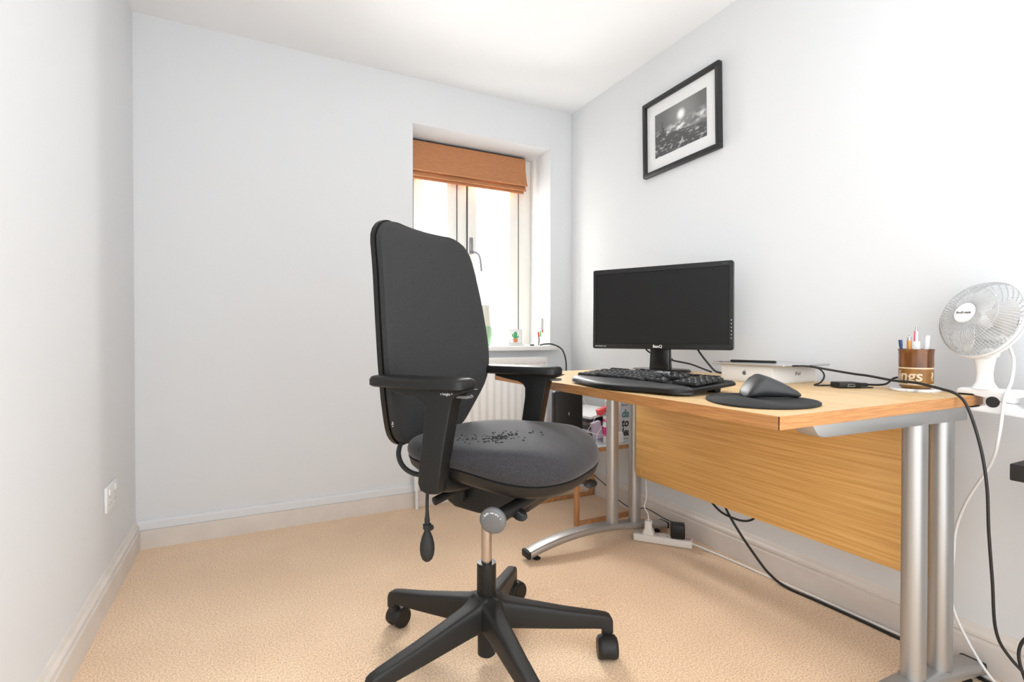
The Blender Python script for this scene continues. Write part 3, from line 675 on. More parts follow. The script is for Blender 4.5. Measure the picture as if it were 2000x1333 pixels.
R = [[Vector((x * k_, y if k_ == 1 else 0.12 + (y - 0.12) * k_, dz + (y / KD) * 0.016)) for x, y in outline] for k_, dz in ((0.97, 0.003), (1.0, 0.006), (1.0, 0.012), (0.985, 0.0155))]
b.rings(R); b.build('keyboard_body', M['blackplastic'], kb, smooth=40)
b = MB(); R = []
for i, u in enumerate(us):
    f, p = front_v(u) + side(u) + 0.002, palm_back(u); hgt = 0.012 * (1 - 0.6 * side(u) / 0.03)
    row = []
    for q, (t, hh_) in enumerate(((0, 0.006), (0.02, 0.011), (0.10, 0.0165), (0.3, 0.021), (0.6, 0.0245), (0.92, 0.0255), (1.0, 0.0225), (1.0, 0.010))):
        row.append(Vector((u, f + (p - f) * t, hh_ - (0.5 * side(u)) * (0.35 if q else 0.1))))
    R.append(row)
b.rings(R, True, True, closed=True); b.build('palm_rest', mat('leatherette_palm_rest', (0.030, 0.030, 0.031), 0.40), kb, smooth=50)
noise_bump(bpy.data.materials['leatherette_palm_rest'], 420, 0.35, 0.001)
def key_mesh(w, d):
    b = MB(); R = [[Vector((x * w / 2 * k_, y * d / 2 * k_, z)) for x, y in ((-1, -1), (1, -1), (1, 1), (-1, 1))] for k_, z in ((1.0, 0.0), (0.97, 0.004), (0.80, 0.0075))]
    b.rings(R, False, True); bmesh.ops.recalc_face_normals(b.bm, faces=b.bm.faces)
    if w < 0.03:
        for x0, y0, x1, y1 in ((-0.0035, 0.0015, -0.0008, 0.0055), (0.0002, 0.0015, 0.0014, 0.0055)):
            f_ = b.bm.faces.new([b.bm.verts.new(p) for p in ((x0, y0, 0.0077), (x1, y0, 0.0077), (x1, y1, 0.0077), (x0, y1, 0.0077))]); f_.material_index = 1
    me = bpy.data.meshes.new('key'); b.bm.to_mesh(me); b.bm.free(); return me
km_cache = {}
def add_key(u, v, w, d, m):
    k_ = (round(w, 4), round(d, 4), m.name)
    if k_ not in km_cache:
        km_cache[k_] = key_mesh(w, d); km_cache[k_].materials.append(m); km_cache[k_].materials.append(M['print'])
    o = bpy.data.objects.new('key', km_cache[k_]); COL.objects.link(o); o.parent = kb
    o.location = (u, v, kz_(v) + 0.0035); o.rotation_euler = (math.atan2(0.020, KD), 0, 0)
keym = mat('black_key_plastic', (0.016, 0.016, 0.016), 0.42); keyg = mat('silver_key_plastic', (0.30, 0.30, 0.31), 0.4)
P = 0.0193
for r in range(5):
    v = 0.100 + r * 0.0225
    bow = lambda u: 0.010 * math.cos(min(1, abs(u + 0.06) / 0.16) * math.pi) - 0.004
    u0 = -0.228
    if r == 0: lay = [1.3, 1.1, 1.3, 5.4, 1.3, 1.1, 1.3, 1.3]
    elif r == 1: lay = [2.2] + [1] * 10 + [1.9]
    elif r == 2: lay = [1.7] + [1] * 11 + [1.4]
    elif r == 3: lay = [1.5] + [1] * 11 + [1.6]
    else: lay = [1] * 13 + [1.1]
    x = u0
    for w in lay:
        u = x + w * P / 2; add_key(u, v + (bow(u) if r < 4 else bow(u) * 0.6), w * P - 0.0022, 0.0195, keym); x += w * P
    for c_ in range(3):
        if r in (1,) and c_ != 1: continue
        if r == 2: continue
        add_key(0.071 + c_ * P, v, P - 0.0022, 0.0195, keym)
    for c_ in range(4): add_key(0.159 + c_ * P, v, P - 0.0022, 0.0195, keym)
for i in range(15): add_key(-0.212 + i * 0.0285, 0.218, 0.024, 0.012, keyg if i in (3, 7, 8) else keym)
for s_ in (-1, 1):
    MB().prism([(0.195, -0.0), (0.215, -0.0), (0.222, 0.022), (0.190, 0.022)], s_ * 0.19 - 0.014, s_ * 0.19 + 0.014, 'x', 0.002).build('tilt_foot', M['rubber'], kb)

# ------------------------------------------------------------------ mouse and mat
mt = Vector((1.033, 0.780, DZ)); 
b = MB(); R = []
for rr, zz in ((0.97, 0.0), (1.0, 0.0015), (1.0, 0.0045), (0.98, 0.006)):
    ring = []
    for i in range(60):
        t = 2 * math.pi * i / 60; r_ = 0.124 * (1 + 0.05 * math.cos(2 * (t - 0.9)) + 0.03 * math.cos(3 * (t + 0.6))) * rr
        ring.append(Vector((r_ * math.cos(t), r_ * math.sin(t), zz)))
    R.append(ring)
for k_ in (0.85, 0.65, 0.45, 0.25, 0.05):
    ring = []
    for i in range(60):
        t = 2 * math.pi * i / 60; r_ = 0.124 * k_; x, y = r_ * math.cos(t), r_ * math.sin(t)
        ring.append(Vector((x, y, 0.0065 + 0.012 * math.exp(-((x + 0.075) / 0.03) ** 2 - ((y + 0.01) / 0.055) ** 2))))
    R.append(ring)
b.rings(R); tag(b.build('mouse_mat', M['matcloth'], None, None, 50, mt), 'round black mouse mat with raised wrist cushion on desk corner', 'mouse mat')
# sculpted mouse, lofted along its length
ms = empty('computer_mouse', (1.083, 0.792, DZ + 0.0068), 'dark grey sculpted mouse sitting on round black mat', 'mouse', math.radians(-27))
b = MB(); R = []
#        x       top    halfdepth  zlo
for x, zt, hd, zl in ((-0.062, 0.012, 0.018, 0.002), (-0.060, 0.020, 0.028, 0.001), (-0.052, 0.034, 0.034, 0.0), (-0.042, 0.047, 0.037, 0.0), (-0.032, 0.053, 0.038, 0.0), (-0.020, 0.0535, 0.038, 0.0), (0.0, 0.047, 0.037, 0.0), (0.02, 0.038, 0.035, 0.0), (0.04, 0.027, 0.032, 0.0), (0.055, 0.018, 0.028, 0.0), (0.062, 0.012, 0.022, 0.002), (0.064, 0.008, 0.014, 0.003)):
    ring = []
    for i in range(28):
        t = 2 * math.pi * i / 28; c_, s_ = math.cos(t), math.sin(t)
        yy = hd * math.copysign(abs(c_) ** 0.75, c_); zz = (zt + zl) / 2 + (zt - zl) / 2 * math.copysign(abs(s_) ** 0.75, s_)
        ring.append(Vector((x + (0.010 * zz / 0.05 if x < -0.03 else 0), yy + 0.25 * zz, zz)))
    R.append(ring)
b.rings(R); b.build('mouse_shell', M['graphite'], ms, smooth=60)
b = MB(); b.lathe([(0.0, 0.0), (0.030, 0.0), (0.030, 0.003), (0.0, 0.003)], 28, (0, 0, 0), Matrix.Diagonal((1.85, 1.0, 1, 1))); b.build('mouse_sole', M['rubber'], ms)
# ------------------------------------------------------------------ tablet box, tablet, pencil
bxo = Vector((1.553, 1.143, DZ)); tbx = empty('tablet_box', bxo, 'white cardboard tablet box lying under the tablet', 'box')
MB().box((-0.110, -0.095, 0), (0.110, 0.095, 0.036), 0.0015).build('box_base', M['paper'], tbx)
MB().box((-0.1115, -0.0965, 0.004), (0.1115, 0.0965, 0.055), 0.0015).build('box_lid', M['paper'], tbx)
text_obj('lettering', 'iPad', 0.0165, M['printgrey'], frame_m((0.012, -0.0968, 0.029), (1, 0, 0), (0, 0, 1)), tbx)
# fruit emblem on the short side
lg = MB()
def emblem():
    pts = []
    for i in range(40):
        t = 2 * math.pi * i / 40; r = 0.0072 * (1 - 0.16 * math.exp(-((math.sin(t / 2 - math.pi / 4)) * 4.5) ** 2) - 0.10 * math.exp(-((math.sin(t / 2 + math.pi / 4)) * 5) ** 2))
        x, y = r * math.cos(t), r * 1.02 * math.sin(t)
        dx, dy = x - 0.0092, y - 0.0012; dd = math.hypot(dx, dy)
        if dd < 0.0040: x, y = 0.0092 + dx / dd * 0.0040, 0.0012 + dy / dd * 0.0040
        pts.append((x, y))
    return pts
mm = frame_m((-0.1117, 0.005, 0.029), (0, -1, 0), (0, 0, 1))
lg.prism(emblem(), 0.0, 0.0003, 'z', 0, 2, mm); leaf = [(0.0002, 0.0080), (0.0004, 0.0098), (0.0016, 0.0114), (0.0032, 0.0120), (0.0030, 0.0102), (0.0018, 0.0086)]
lg.prism(leaf, 0.0, 0.0003, 'z', 0, 2, mm); lg.build('emblem', M['printgrey'], tbx, 'grey fruit emblem', smooth=0)
tab = empty('tablet', (1.545, 1.135, DZ + 0.0553), 'silver tablet lying face down on white box', 'tablet')
MB().box((-0.116, -0.135, 0.0), (0.116, 0.135, 0.0062), 0.0028, 3).build('tablet_body', M['alu'], tab)
MB().box((-0.113, -0.132, -0.0002), (0.113, 0.132, 0.0004)).build('tablet_screen', M['glossblack'], tab, smooth=0)
MB().lathe([(0.0, 0.0062), (0.006, 0.0062), (0.006, 0.0072), (0.0, 0.0072)], 20, (-0.095, 0.115, 0)).build('camera_lens', M['glossblack'], tab)
pn = MB(); pn.tube([(1.437, 1.20, DZ + 0.0668), (1.439, 1.196, DZ + 0.0668), (1.487, 1.072, DZ + 0.0668), (1.489, 1.067, DZ + 0.0668)], [0.0012, 0.0042, 0.0042, 0.003], 12)
tag(pn.build('stylus', M['blackplastic']), 'black stylus lying on the silver tablet', 'stylus')
# ------------------------------------------------------------------ cables on the desk
def cable(name, pts, r, m, label, cat='cable', n=8, sm=8):
    return tag(MB().tube(pts, r, n, sm).build(name, m, smooth=60), label, cat)
c1 = cable('charging_cable', [(1.490, 0.997, DZ + 0.0585), (1.51, 0.980, DZ + 0.058), (1.545, 0.965, DZ + 0.050), (1.555, 0.955, DZ + 0.03), (1.535, 0.953, DZ + 0.010), (1.508, 0.955, DZ + 0.003), (1.515, 0.935, DZ + 0.003), (1.525, 0.905, DZ + 0.006), (1.522, 0.894, DZ + 0.009)], 0.0026, M['cable'], 'black charging cable looping from tablet edge down to adapter')
MB().box((1.468, 0.994, DZ + 0.0562), (1.492, 1.001, DZ + 0.0612), 0.002).build('plug', M['rubber'], c1)
hb = empty('usb_adapter', (1.53, 0.872, DZ), 'black usb adapter block with video port on desk', 'adapter', math.radians(-27))
MB().box((-0.032, -0.014, 0.001), (0.030, 0.030, 0.017), 0.0025).build('adapter_body', M['blackplastic'], hb)
b = MB(); b.tube([Vector(p) for p in ((-0.009, -0.0145, 0.006), (-0.007, -0.0145, 0.012), (0.010, -0.0145, 0.012), (0.012, -0.0145, 0.006), (-0.009, -0.0145, 0.006))], 0.0007, 6); b.build('port_rim', M['alu'], hb)
MB().box((0.029, 0.002, 0.004), (0.062, 0.018, 0.014), 0.003).build('cable_plug', M['rubber'], hb)
MB().box((0.029, -0.010, 0.001), (0.068, 0.004, 0.004), 0.001).build('loose_plug', M['rubber'], hb)
cable('adapter_cable', [(1.592, 0.852, DZ + 0.009), (1.625, 0.838, DZ + 0.008), (1.645, 0.828, DZ + 0.012), (1.655, 0.818, DZ + 0.026), (1.668, 0.812, DZ + 0.030)], 0.003, M['cable'], 'short black cable from adapter plug to the long cable')
cable('long_black_cable', [(1.548, 0.995, DZ + 0.0565), (1.585, 0.965, DZ + 0.047), (1.605, 0.90, DZ + 0.037), (1.598, 0.85, DZ + 0.034), (1.570, 0.775, DZ + 0.028), (1.555, 0.715, DZ + 0.027), (1.540, 0.655, DZ + 0.018), (1.530, 0.615, DZ + 0.007), (1.522, 0.590, DZ - 0.025), (1.517, 0.565, DZ - 0.11), (1.515, 0.552, DZ - 0.20), (1.520, 0.550, DZ - 0.30), (1.535, 0.548, DZ - 0.42), (1.555, 0.548, DZ - 0.54), (1.575, 0.530, DZ - 0.60), (1.60, 0.48, DZ - 0.66)], 0.0034, M['cable'], 'long black cable draped past mug and over desk end')
cable('looped_cable', [(1.60, 0.40, 0.24), (1.60, 0.46, 0.238), (1.60, 0.505, 0.205), (1.595, 0.520, 0.165), (1.59, 0.512, 0.12), (1.58, 0.48, 0.06), (1.58, 0.42, 0.005)], 0.0034, M['cable'], 'black cable loop hanging at lower right by wall')

# ------------------------------------------------------------------ mug with pens
mc = Vector((1.618, 0.745, DZ)); 
cs = MB(); pts = [Vector((0.058 * math.cos(t) * (1 + 0.05 * math.sin(3 * t)), 0.058 * math.sin(t) * (1 + 0.04 * math.cos(2 * t)), 0)) for t in [2 * math.pi * i / 40 for i in range(40)]]
cs.rings([[p * k_ + Vector((0, 0, z)) for p in pts] for k_, z in ((0.97, 0.0), (1.0, 0.002), (1.0, 0.006), (0.97, 0.008))]); tag(cs.build('coaster', M['marble'], None, None, 40, mc), 'white marble coaster under the brown mug', 'coaster')
mug = empty('stoneware_mug', mc + Vector((-0.004, -0.004, 0.0083)), 'brown glazed stoneware mug holding pens at desk rear', 'mug')
MB().lathe([(0.030, 0.0), (0.0355, 0.004), (0.038, 0.014), (0.0385, 0.055), (0.0388, 0.056), (0.035, 0.056), (0.035, 0.008), (0.0, 0.008)], 40).build('mug_body', M['ceramic2'], mug, 'ochre lower half')
MB().lathe([(0.0385, 0.0555), (0.0388, 0.062), (0.0385, 0.09), (0.0392, 0.100), (0.0405, 0.106), (0.039, 0.1065), (0.036, 0.100), (0.0352, 0.056)], 40).build('mug_glaze', M['ceramic'], mug, 'glossy dark brown upper half')
for zz in (0.0545, 0.011): MB().lathe([(0.0386, zz - 0.0015), (0.0393, zz), (0.0386, zz + 0.0025), (0.037, zz)], 40).build('slip_band', M['slip'], mug)
va = math.atan2(0.735, 1.618) + math.pi     # direction back to the camera
def wrap_at(a0, zc):
    def f(co): 
        t = a0 + co.x / 0.0388; r = 0.0386 + co.z
        return Vector((r * math.cos(t), r * math.sin(t), zc + co.y))
    return f
text_obj('lettering', 'ings', 0.041, M['slip'], None, mug, 0.0009, 0.0007, 0.08, wrap_at(va - 0.42, 0.034), sx=0.98)
text_obj('lettering', '?', 0.030, M['slip'], None, mug, 0.0009, 0.0005, 0.0, wrap_at(va + 1.05, 0.032))
def pen(name, dx, dy, tilt_x, tilt_y, L_, parts, label):
    base = mc + Vector((-0.004 + dx, -0.004 + dy, 0.0175)); o = empty(name, base, label, 'pen', 0, 'pens in the brown mug'); o.rotation_euler = (tilt_x, tilt_y, 0)
    for nm, z0_, z1_, r0, r1, m in parts: MB().cyl((0, 0, z0_), (0, 0, z1_), r0, r1, n=12).build(nm, m, o)
    return o
blue = mat('navy_pen_plastic', (0.02, 0.05, 0.16), 0.35); orange = mat('orange_pen_barrel', (0.60, 0.28, 0.08), 0.4); pink = mat('red_pen_clip', (0.70, 0.05, 0.07), 0.4)
o = pen('ballpoint_pen', -0.016, 0.022, math.radians(-2), math.radians(-4), 0.13, (('barrel', 0, 0.105, 0.0035, 0.0035, blue), ('cap', 0.105, 0.122, 0.0042, 0.0045, blue)), 'navy blue ballpoint pen leaning left in the mug')
MB().box((-0.009, -0.0012, 0.1195), (0.0, 0.0012, 0.1225), 0.0005).build('clip', blue, o)
o = pen('mechanical_pencil', -0.012, 0.010, math.radians(0), math.radians(-1), 0.14, (('barrel', 0, 0.120, 0.0055, 0.0055, orange), ('collar', 0.120, 0.130, 0.0048, 0.0045, M['alu'])), 'orange barrelled pen with silver top in the mug')
b = MB(); b.tube([(0.0, -0.003, 0.128), (0.0, -0.003, 0.133), (0.0, 0.003, 0.133), (0.0, 0.003, 0.128)], 0.0012, 6, 4); b.build('clip_loop', M['alu'], o)
o = pen('click_pen', 0.0, 0.004, math.radians(1), math.radians(1), 0.16, (('barrel', 0, 0.145, 0.0048, 0.0048, M['white']), ('collar', 0.145, 0.149, 0.0044, 0.0034, M['alu']), ('push_button', 0.149, 0.158, 0.0026, 0.0026, M['alu'])), 'white click pen with red clip, tallest in the mug')
MB().box((-0.0075, -0.001, 0.112), (-0.0045, 0.0012, 0.146), 0.0006).build('clip', pink, o)
o = pen('correction_pen', -0.012, -0.006, 0.0, math.radians(1), 0.12, (('core', 0, 0.10, 0.004, 0.004, M['white']),), 'square white correction pen in front of the mug rim')
MB().box((-0.0065, -0.0065, 0.03), (0.0065, 0.0065, 0.118), 0.0015).build('body', M['white'], o)
o = pen('marker_pen', 0.010, -0.012, math.radians(3), math.radians(3), 0.135, (('barrel', 0, 0.09, 0.006, 0.006, M['white']), ('cap', 0.09, 0.134, 0.0068, 0.0064, M['white'])), 'white capped marker with long clip in the mug')
MB().box((0.0065, -0.0012, 0.095), (0.0085, 0.0012, 0.134), 0.0006).build('clip', M['alu'], o)
o = pen('steel_pen', 0.018, -0.018, math.radians(2), math.radians(2), 0.1, (('barrel', 0, 0.094, 0.0038, 0.0038, M['alu']), ('button', 0.094, 0.099, 0.002, 0.002, M['alu'])), 'short silver pen barely rising above mug rim')

# ------------------------------------------------------------------ clip-on fan
fan = empty('clip_fan', (1.64, 0.60, DZ), 'white clip-on fan clamped to the desk end', 'fan'); fo = Vector((1.64, 0.60, DZ))
# clamp: upper and lower jaw profiles in the y-z plane, opening toward the desk
up_j = [(0.052, 0.0045), (0.052, 0.014), (0.045, 0.019), (-0.06, 0.020), (-0.10, 0.022), (-0.18, 0.018), (-0.18, 0.012), (-0.09, 0.010), (-0.062, 0.0), (-0.058, -0.012), (-0.035, -0.010), (-0.012, -0.004), (0.015, 0.001), (0.020, 0.0045)]
lo_j = [(0.030, -0.0305), (0.020, -0.0300), (0.012, -0.028), (-0.012, -0.018), (-0.035, -0.010), (-0.058, -0.014), (-0.066, -0.022), (-0.09, -0.034), (-0.18, -0.038), (-0.18, -0.046), (-0.10, -0.046), (-0.05, -0.042), (0.03, -0.038)]
MB().prism(up_j, -0.022, 0.022, 'x', 0.002).build('upper_jaw', M['white'], fan); MB().prism(lo_j, -0.022, 0.022, 'x', 0.002).build('lower_jaw', M['white'], fan)
MB().box((-0.018, 0.019, 0.0005), (0.018, 0.051, 0.0048), 0.001).build('jaw_pad', M['rubber'], fan); MB().box((-0.018, 0.019, -0.0305), (0.018, 0.030, -0.0258), 0.001).build('jaw_pad', M['rubber'], fan)
b = MB(); b.cyl((-0.0245, -0.020, -0.012), (0.0245, -0.020, -0.012), 0.0135, n=28, bevel=0.002); b.build('hinge_cap', M['rubber'], fan, 'black oval hinge cap')
b = MB(); b.cyl((-0.016, -0.125, -0.012), (0.016, -0.125, -0.012), 0.024, n=28); b.build('grip_roll', M['white'], fan)
b = MB(); R = []
for zz, hx, hy in ((0.018, 0.026, 0.027), (0.022, 0.022, 0.023), (0.035, 0.016, 0.0165), (0.055, 0.0145, 0.015), (0.075, 0.016, 0.017), (0.09, 0.018, 0.020), (0.105, 0.018, 0.020)):
    R.append([Vector((p.x, p.y + 0.004, zz)) for p in superell(0, 0, hx, hy, 3.0, 28)])
b.rings(R); b.build('neck', M['white'], fan, smooth=50)
b = MB(); b.cyl((-0.021, -0.006, 0.106), (0.021, -0.006, 0.106), 0.0135, n=28, bevel=0.002); pv = b.build('tilt_pivot', M['white'], fan)
MB().cyl((-0.0225, -0.006, 0.106), (-0.0208, -0.006, 0.106), 0.0045, n=14).build('screw', M['alu'], pv)
# head: axis toward the room, tipped up
ax = Vector((-0.875, 0.345, 0.316)).normalized(); hc = Vector((0.004, 0.012, 0.192))
mh = km(hc, ax)
def hx_(nm, prof, m, label=None, n=48, parent=fan): return MB().lathe(prof, n, (0, 0, 0), mh).build(nm, m, parent, label, 40)
RR = 0.099
b = MB(); b.tube([mh @ Vector((RR * math.cos(2 * math.pi * i / 64), RR * math.sin(2 * math.pi * i / 64), 0)) for i in range(65)], 0.0036, 8); b.build('guard_ring', M['white'], fan)
b = MB(); b.tube([mh @ Vector((RR * math.cos(2 * math.pi * i / 64), RR * math.sin(2 * math.pi * i / 64), -0.010)) for i in range(65)], 0.0034, 8); b.build('rear_guard_ring', M['white'], fan)
b = MB(); b.tube([mh @ Vector((0.071 * math.cos(2 * math.pi * i / 64), 0.071 * math.sin(2 * math.pi * i / 64), 0.041)) for i in range(65)], 0.0008, 6); b.build('guard_hoop', M['wire'], fan)
# guard wires: one mesh shared by all the wires of the front grille
def wire_mesh(path, r):
    b = MB(); b.tube(path, r, 5, 3); bmesh.ops.recalc_face_normals(b.bm, faces=b.bm.faces); me = bpy.data.meshes.new('guard_wire'); b.bm.to_mesh(me); b.bm.free()
    for p_ in me.polygons: p_.use_smooth = True
    me.materials.append(M['wire']); return me
wf = wire_mesh([(0.024, 0, 0.050), (0.045, 0, 0.0485), (0.066, 0, 0.043), (0.084, 0, 0.030), (0.095, 0, 0.012), (RR, 0, 0.0)], 0.00085)
wr = wire_mesh([(RR, 0, -0.010), (0.093, 0, -0.022), (0.075, 0, -0.036), (0.045, 0, -0.044)], 0.0010)
for i in range(80):
    o = bpy.data.objects.new('guard_wire', wf); COL.objects.link(o); o.parent = fan; o.matrix_local = mh @ Matrix.Rotation(2 * math.pi * i / 80, 4, 'Z')
for i in range(36):
    o = bpy.data.objects.new('rear_wire', wr); COL.objects.link(o); o.parent = fan; o.matrix_local = mh @ Matrix.Rotation(2 * math.pi * i / 36, 4, 'Z')
cap = hx_('badge', [(0.0, 0.047), (0.0255, 0.047), (0.0265, 0.051), (0.024, 0.0535), (0.0, 0.0545)], M['white'], 'round white centre badge')
text_obj('lettering', 'ProBreeze', 0.0088, M['printblack'], mh @ Matrix.Rotation(math.radians(0), 4, 'Z') @ Matrix.Translation((0, 0.0, 0.0544)), cap)
hx_('motor_housing', [(0.0, -0.082), (0.030, -0.080), (0.042, -0.070), (0.046, -0.045), (0.044, -0.030), (0.0, -0.028)], M['white'])
hx_('blade_hub', [(0.0, -0.020), (0.018, -0.020), (0.018, 0.012), (0.014, 0.018), (0.0, 0.019)], M['white'])
for k_ in range(3):
    b = MB(); R = []
    for r_, w_, tw in ((0.014, 0.45, 0.016), (0.035, 0.60, 0.014), (0.060, 0.66, 0.012), (0.080, 0.60, 0.010), (0.088, 0.40, 0.006)):
        row = []
        for j in range(9):
            t = k_ * 2 * math.pi / 3 + w_ * (j / 8 * 2 - 1); row.append(mh @ Vector((r_ * math.cos(t), r_ * math.sin(t), tw * (j / 8 * 2 - 1))))
        back = [q + ax * -0.0016 for q in row]; R.append(row + list(reversed(back)))
    b.rings(R); b.build('blade', M['white'], fan, smooth=50)
cable('fan_cord', [(1.690, 0.575, DZ + 0.125), (1.672, 0.560, DZ + 0.09), (1.640, 0.553, DZ + 0.04), (1.613, 0.556, DZ + 0.0), (1.600, 0.560, DZ - 0.08), (1.615, 0.580, DZ - 0.16), (1.655, 0.64, DZ - 0.27), (1.672, 0.672, DZ - 0.36), (1.668, 0.676, DZ - 0.44), (1.675, 0.685, DZ - 0.53), (1.68, 0.675, DZ - 0.60), (1.69, 0.64, DZ - 0.68), (1.685, 0.60, 0.022), (1.675, 0.56, 0.0045)], 0.0036, M['whitecable'], 'white fan cord hanging behind the desk legs')

# ------------------------------------------------------------------ small things near the monitor
nt = MB(); nt.prism([(-0.035, -0.02), (0.045, -0.022), (0.05, 0.02), (-0.03, 0.022)], 0, 0.006, 'z', 0.001); o = tag(nt.build('sticky_notes', mat('mint_paper', (0.36, 0.56, 0.47), 0.7), None, None, 30, (1.425, 1.465, DZ)), 'mint green note pad behind the keyboard', 'note pad'); o.rotation_euler = (0, 0, math.radians(-60))
kb_t = MB(); kb_t.box((-0.012, -0.008, 0), (0.012, 0.008, 0.007), 0.002); kb_t.cyl((0.0, 0, 0.007), (0.0, 0, 0.013), 0.005, n=12); o = tag(kb_t.build('usb_dongle', M['alu'], None, None, 30, (1.315, 1.545, DZ)), 'small silver gadget standing behind keyboard', 'gadget')
cable('monitor_cable', [(1.535, 1.735, 0.86), (1.538, 1.715, 0.835), (1.562, 1.685, 0.815), (1.590, 1.665, 0.808), (1.62, 1.65, 0.80)], 0.0034, M['cable'], 'black cable sagging behind the left of monitor stand')
cable('monitor_power_cable', [(1.60, 1.505, 0.862), (1.606, 1.485, 0.83), (1.618, 1.455, 0.79), (1.628, 1.430, 0.762), (1.645, 1.41, 0.7545), (1.68, 1.40, 0.745)], 0.004, M['cable'], 'black cable dropping below the right of monitor')
cable('stand_cable', [(1.555, 1.59, 0.80), (1.57, 1.575, 0.795), (1.60, 1.53, 0.785), (1.635, 1.49, 0.765), (1.655, 1.47, 0.7545)], 0.0034, M['cable'], 'black cable curving from monitor stand onto desk')

# ------------------------------------------------------------------ sill things
cd = empty('cactus_plaque', (1.402, 2.70, WZ0), 'small white plaque with potted cactus drawing on sill', 'plaque')
MB().box((-0.058, -0.004, 0.0), (0.058, 0.018, 0.012), 0.002).build('stand', M['white'], cd); MB().box((-0.044, 0.0, 0.012), (0.044, 0.010, 0.098), 0.001).build('plaque_face', M['paper'], cd)
for lo, hi in (((-0.044, -0.001, 0.012), (0.044, 0.0002, 0.0135)), ((-0.044, -0.001, 0.0965), (0.044, 0.0002, 0.098)), ((-0.044, -0.001, 0.012), (-0.0428, 0.0002, 0.098)), ((0.0428, -0.001, 0.012), (0.044, 0.0002, 0.098))):
    MB().box(lo, hi).build('border_line', mat('grey_line', (0.5, 0.5, 0.52), 0.6) if 'grey_line' not in bpy.data.materials else bpy.data.materials['grey_line'], cd, smooth=0)
cg = mat('cactus_green', (0.07, 0.36, 0.14), 0.7); co_ = mat('terracotta_orange', (0.75, 0.27, 0.11), 0.7)
b = MB(); b.tube([(-0.001, -0.0007, 0.043), (-0.001, -0.0007, 0.075), (-0.001, -0.0007, 0.0835)], [0.0105, 0.0115, 0.004], 14, 0, True, 0.08); b.tube([(-0.011, -0.0007, 0.053), (-0.018, -0.0007, 0.058), (-0.020, -0.0007, 0.070)], 0.004, 10, 3, True, 0.1); b.tube([(0.009, -0.0007, 0.050), (0.017, -0.0007, 0.052), (0.020, -0.0007, 0.060)], 0.0036, 10, 3, True, 0.1)
b.build('cactus_print', cg, cd); MB().prism([(-0.012, 0.020), (0.011, 0.020), (0.0135, 0.036), (0.0150, 0.036), (0.0150, 0.0425), (-0.0165, 0.0425), (-0.0165, 0.036), (-0.0145, 0.036)], -0.0016, 0.0002, 'y').build('pot_print', co_, cd, smooth=0)
ad = empty('plug_adapter', (1.553, 2.668, WZ0), 'white adapter with red and green plugs at sill right end', 'adapter')
MB().box((0.005, 0.004, 0.088), (0.021, 0.024, 0.165), 0.003).build('adapter_body', M['white'], ad); MB().box((0.0195, 0.003, 0.085), (0.0225, 0.006, 0.165), 0.001).build('grey_edge', M['greyplastic'], ad); MB().box((0.016, 0.002, 0.078), (0.022, 0.008, 0.098), 0.001).build('red_plug', M['red'], ad)
b = MB(); b.cyl((-0.008, 0.004, 0.052), (-0.010, 0.006, 0.082), 0.0045, n=12); b.build('red_plug', M['red'], ad); b = MB(); b.cyl((0.004, 0.006, 0.055), (0.006, 0.010, 0.088), 0.004, n=12); b.build('green_plug', M['green'], ad)
MB().tube([(-0.008, 0.003, 0.054), (-0.009, 0.0, 0.03), (-0.014, -0.005, 0.003)], 0.0028, 8, 4).build('lead', M['cable'], ad)
b = MB(); b.tube([(0.005, 0.012, 0.09), (0.004, 0.014, 0.05), (0.004, 0.016, 0.0)], 0.002, 6); b.build('white_stem', M['white'], ad)
cable('sill_cable', [(1.538, 2.645, WZ0 + 0.004), (1.56, 2.62, WZ0 + 0.010), (1.60, 2.60, WZ0 + 0.008), (1.640, 2.565, WZ0 - 0.02), (1.655, 2.545, WZ0 - 0.08), (1.656, 2.54, WZ0 - 0.16), (1.655, 2.54, WZ0 - 0.30), (1.64, 2.50, 0.45)], 0.0042, M['cable'], 'black cable running over the sill end and down wall')
cable('sill_white_cord', [(1.60, 2.60, WZ0 + 0.004), (1.632, 2.57, WZ0 - 0.03), (1.66, 2.55, WZ0 - 0.11), (1.70, 2.50, 0.62), (1.715, 2.42, 0.50)], 0.0016, M['whitecable'], 'thin white cord slanting from sill down to corner')
o = tag(MB().box((1.470, 2.632, WZ0 + 0.0003), (1.492, 2.648, WZ0 + 0.008), 0.002).build('binder_clip', M['printblack']), 'tiny black clip beside the cactus plaque', 'clip')
vs = empty('glass_vase', (1.195, 2.715, WZ0), 'pale glass bottle with green base on sill behind chair', 'bottle')
gv = mat('green_frosted_glass', (0.35, 0.55, 0.35), 0.25); bv = mat('beige_frosted_glass', (0.70, 0.68, 0.58), 0.3)
MB().lathe([(0.0, 0.0), (0.040, 0.0), (0.052, 0.02), (0.055, 0.07), (0.050, 0.115), (0.0, 0.115)], 32).build('vase_base', gv, vs, 'green lower half'); MB().lathe([(0.050, 0.1155), (0.045, 0.16), (0.040, 0.235), (0.037, 0.236), (0.037, 0.12)], 32).build('vase_neck', bv, vs)

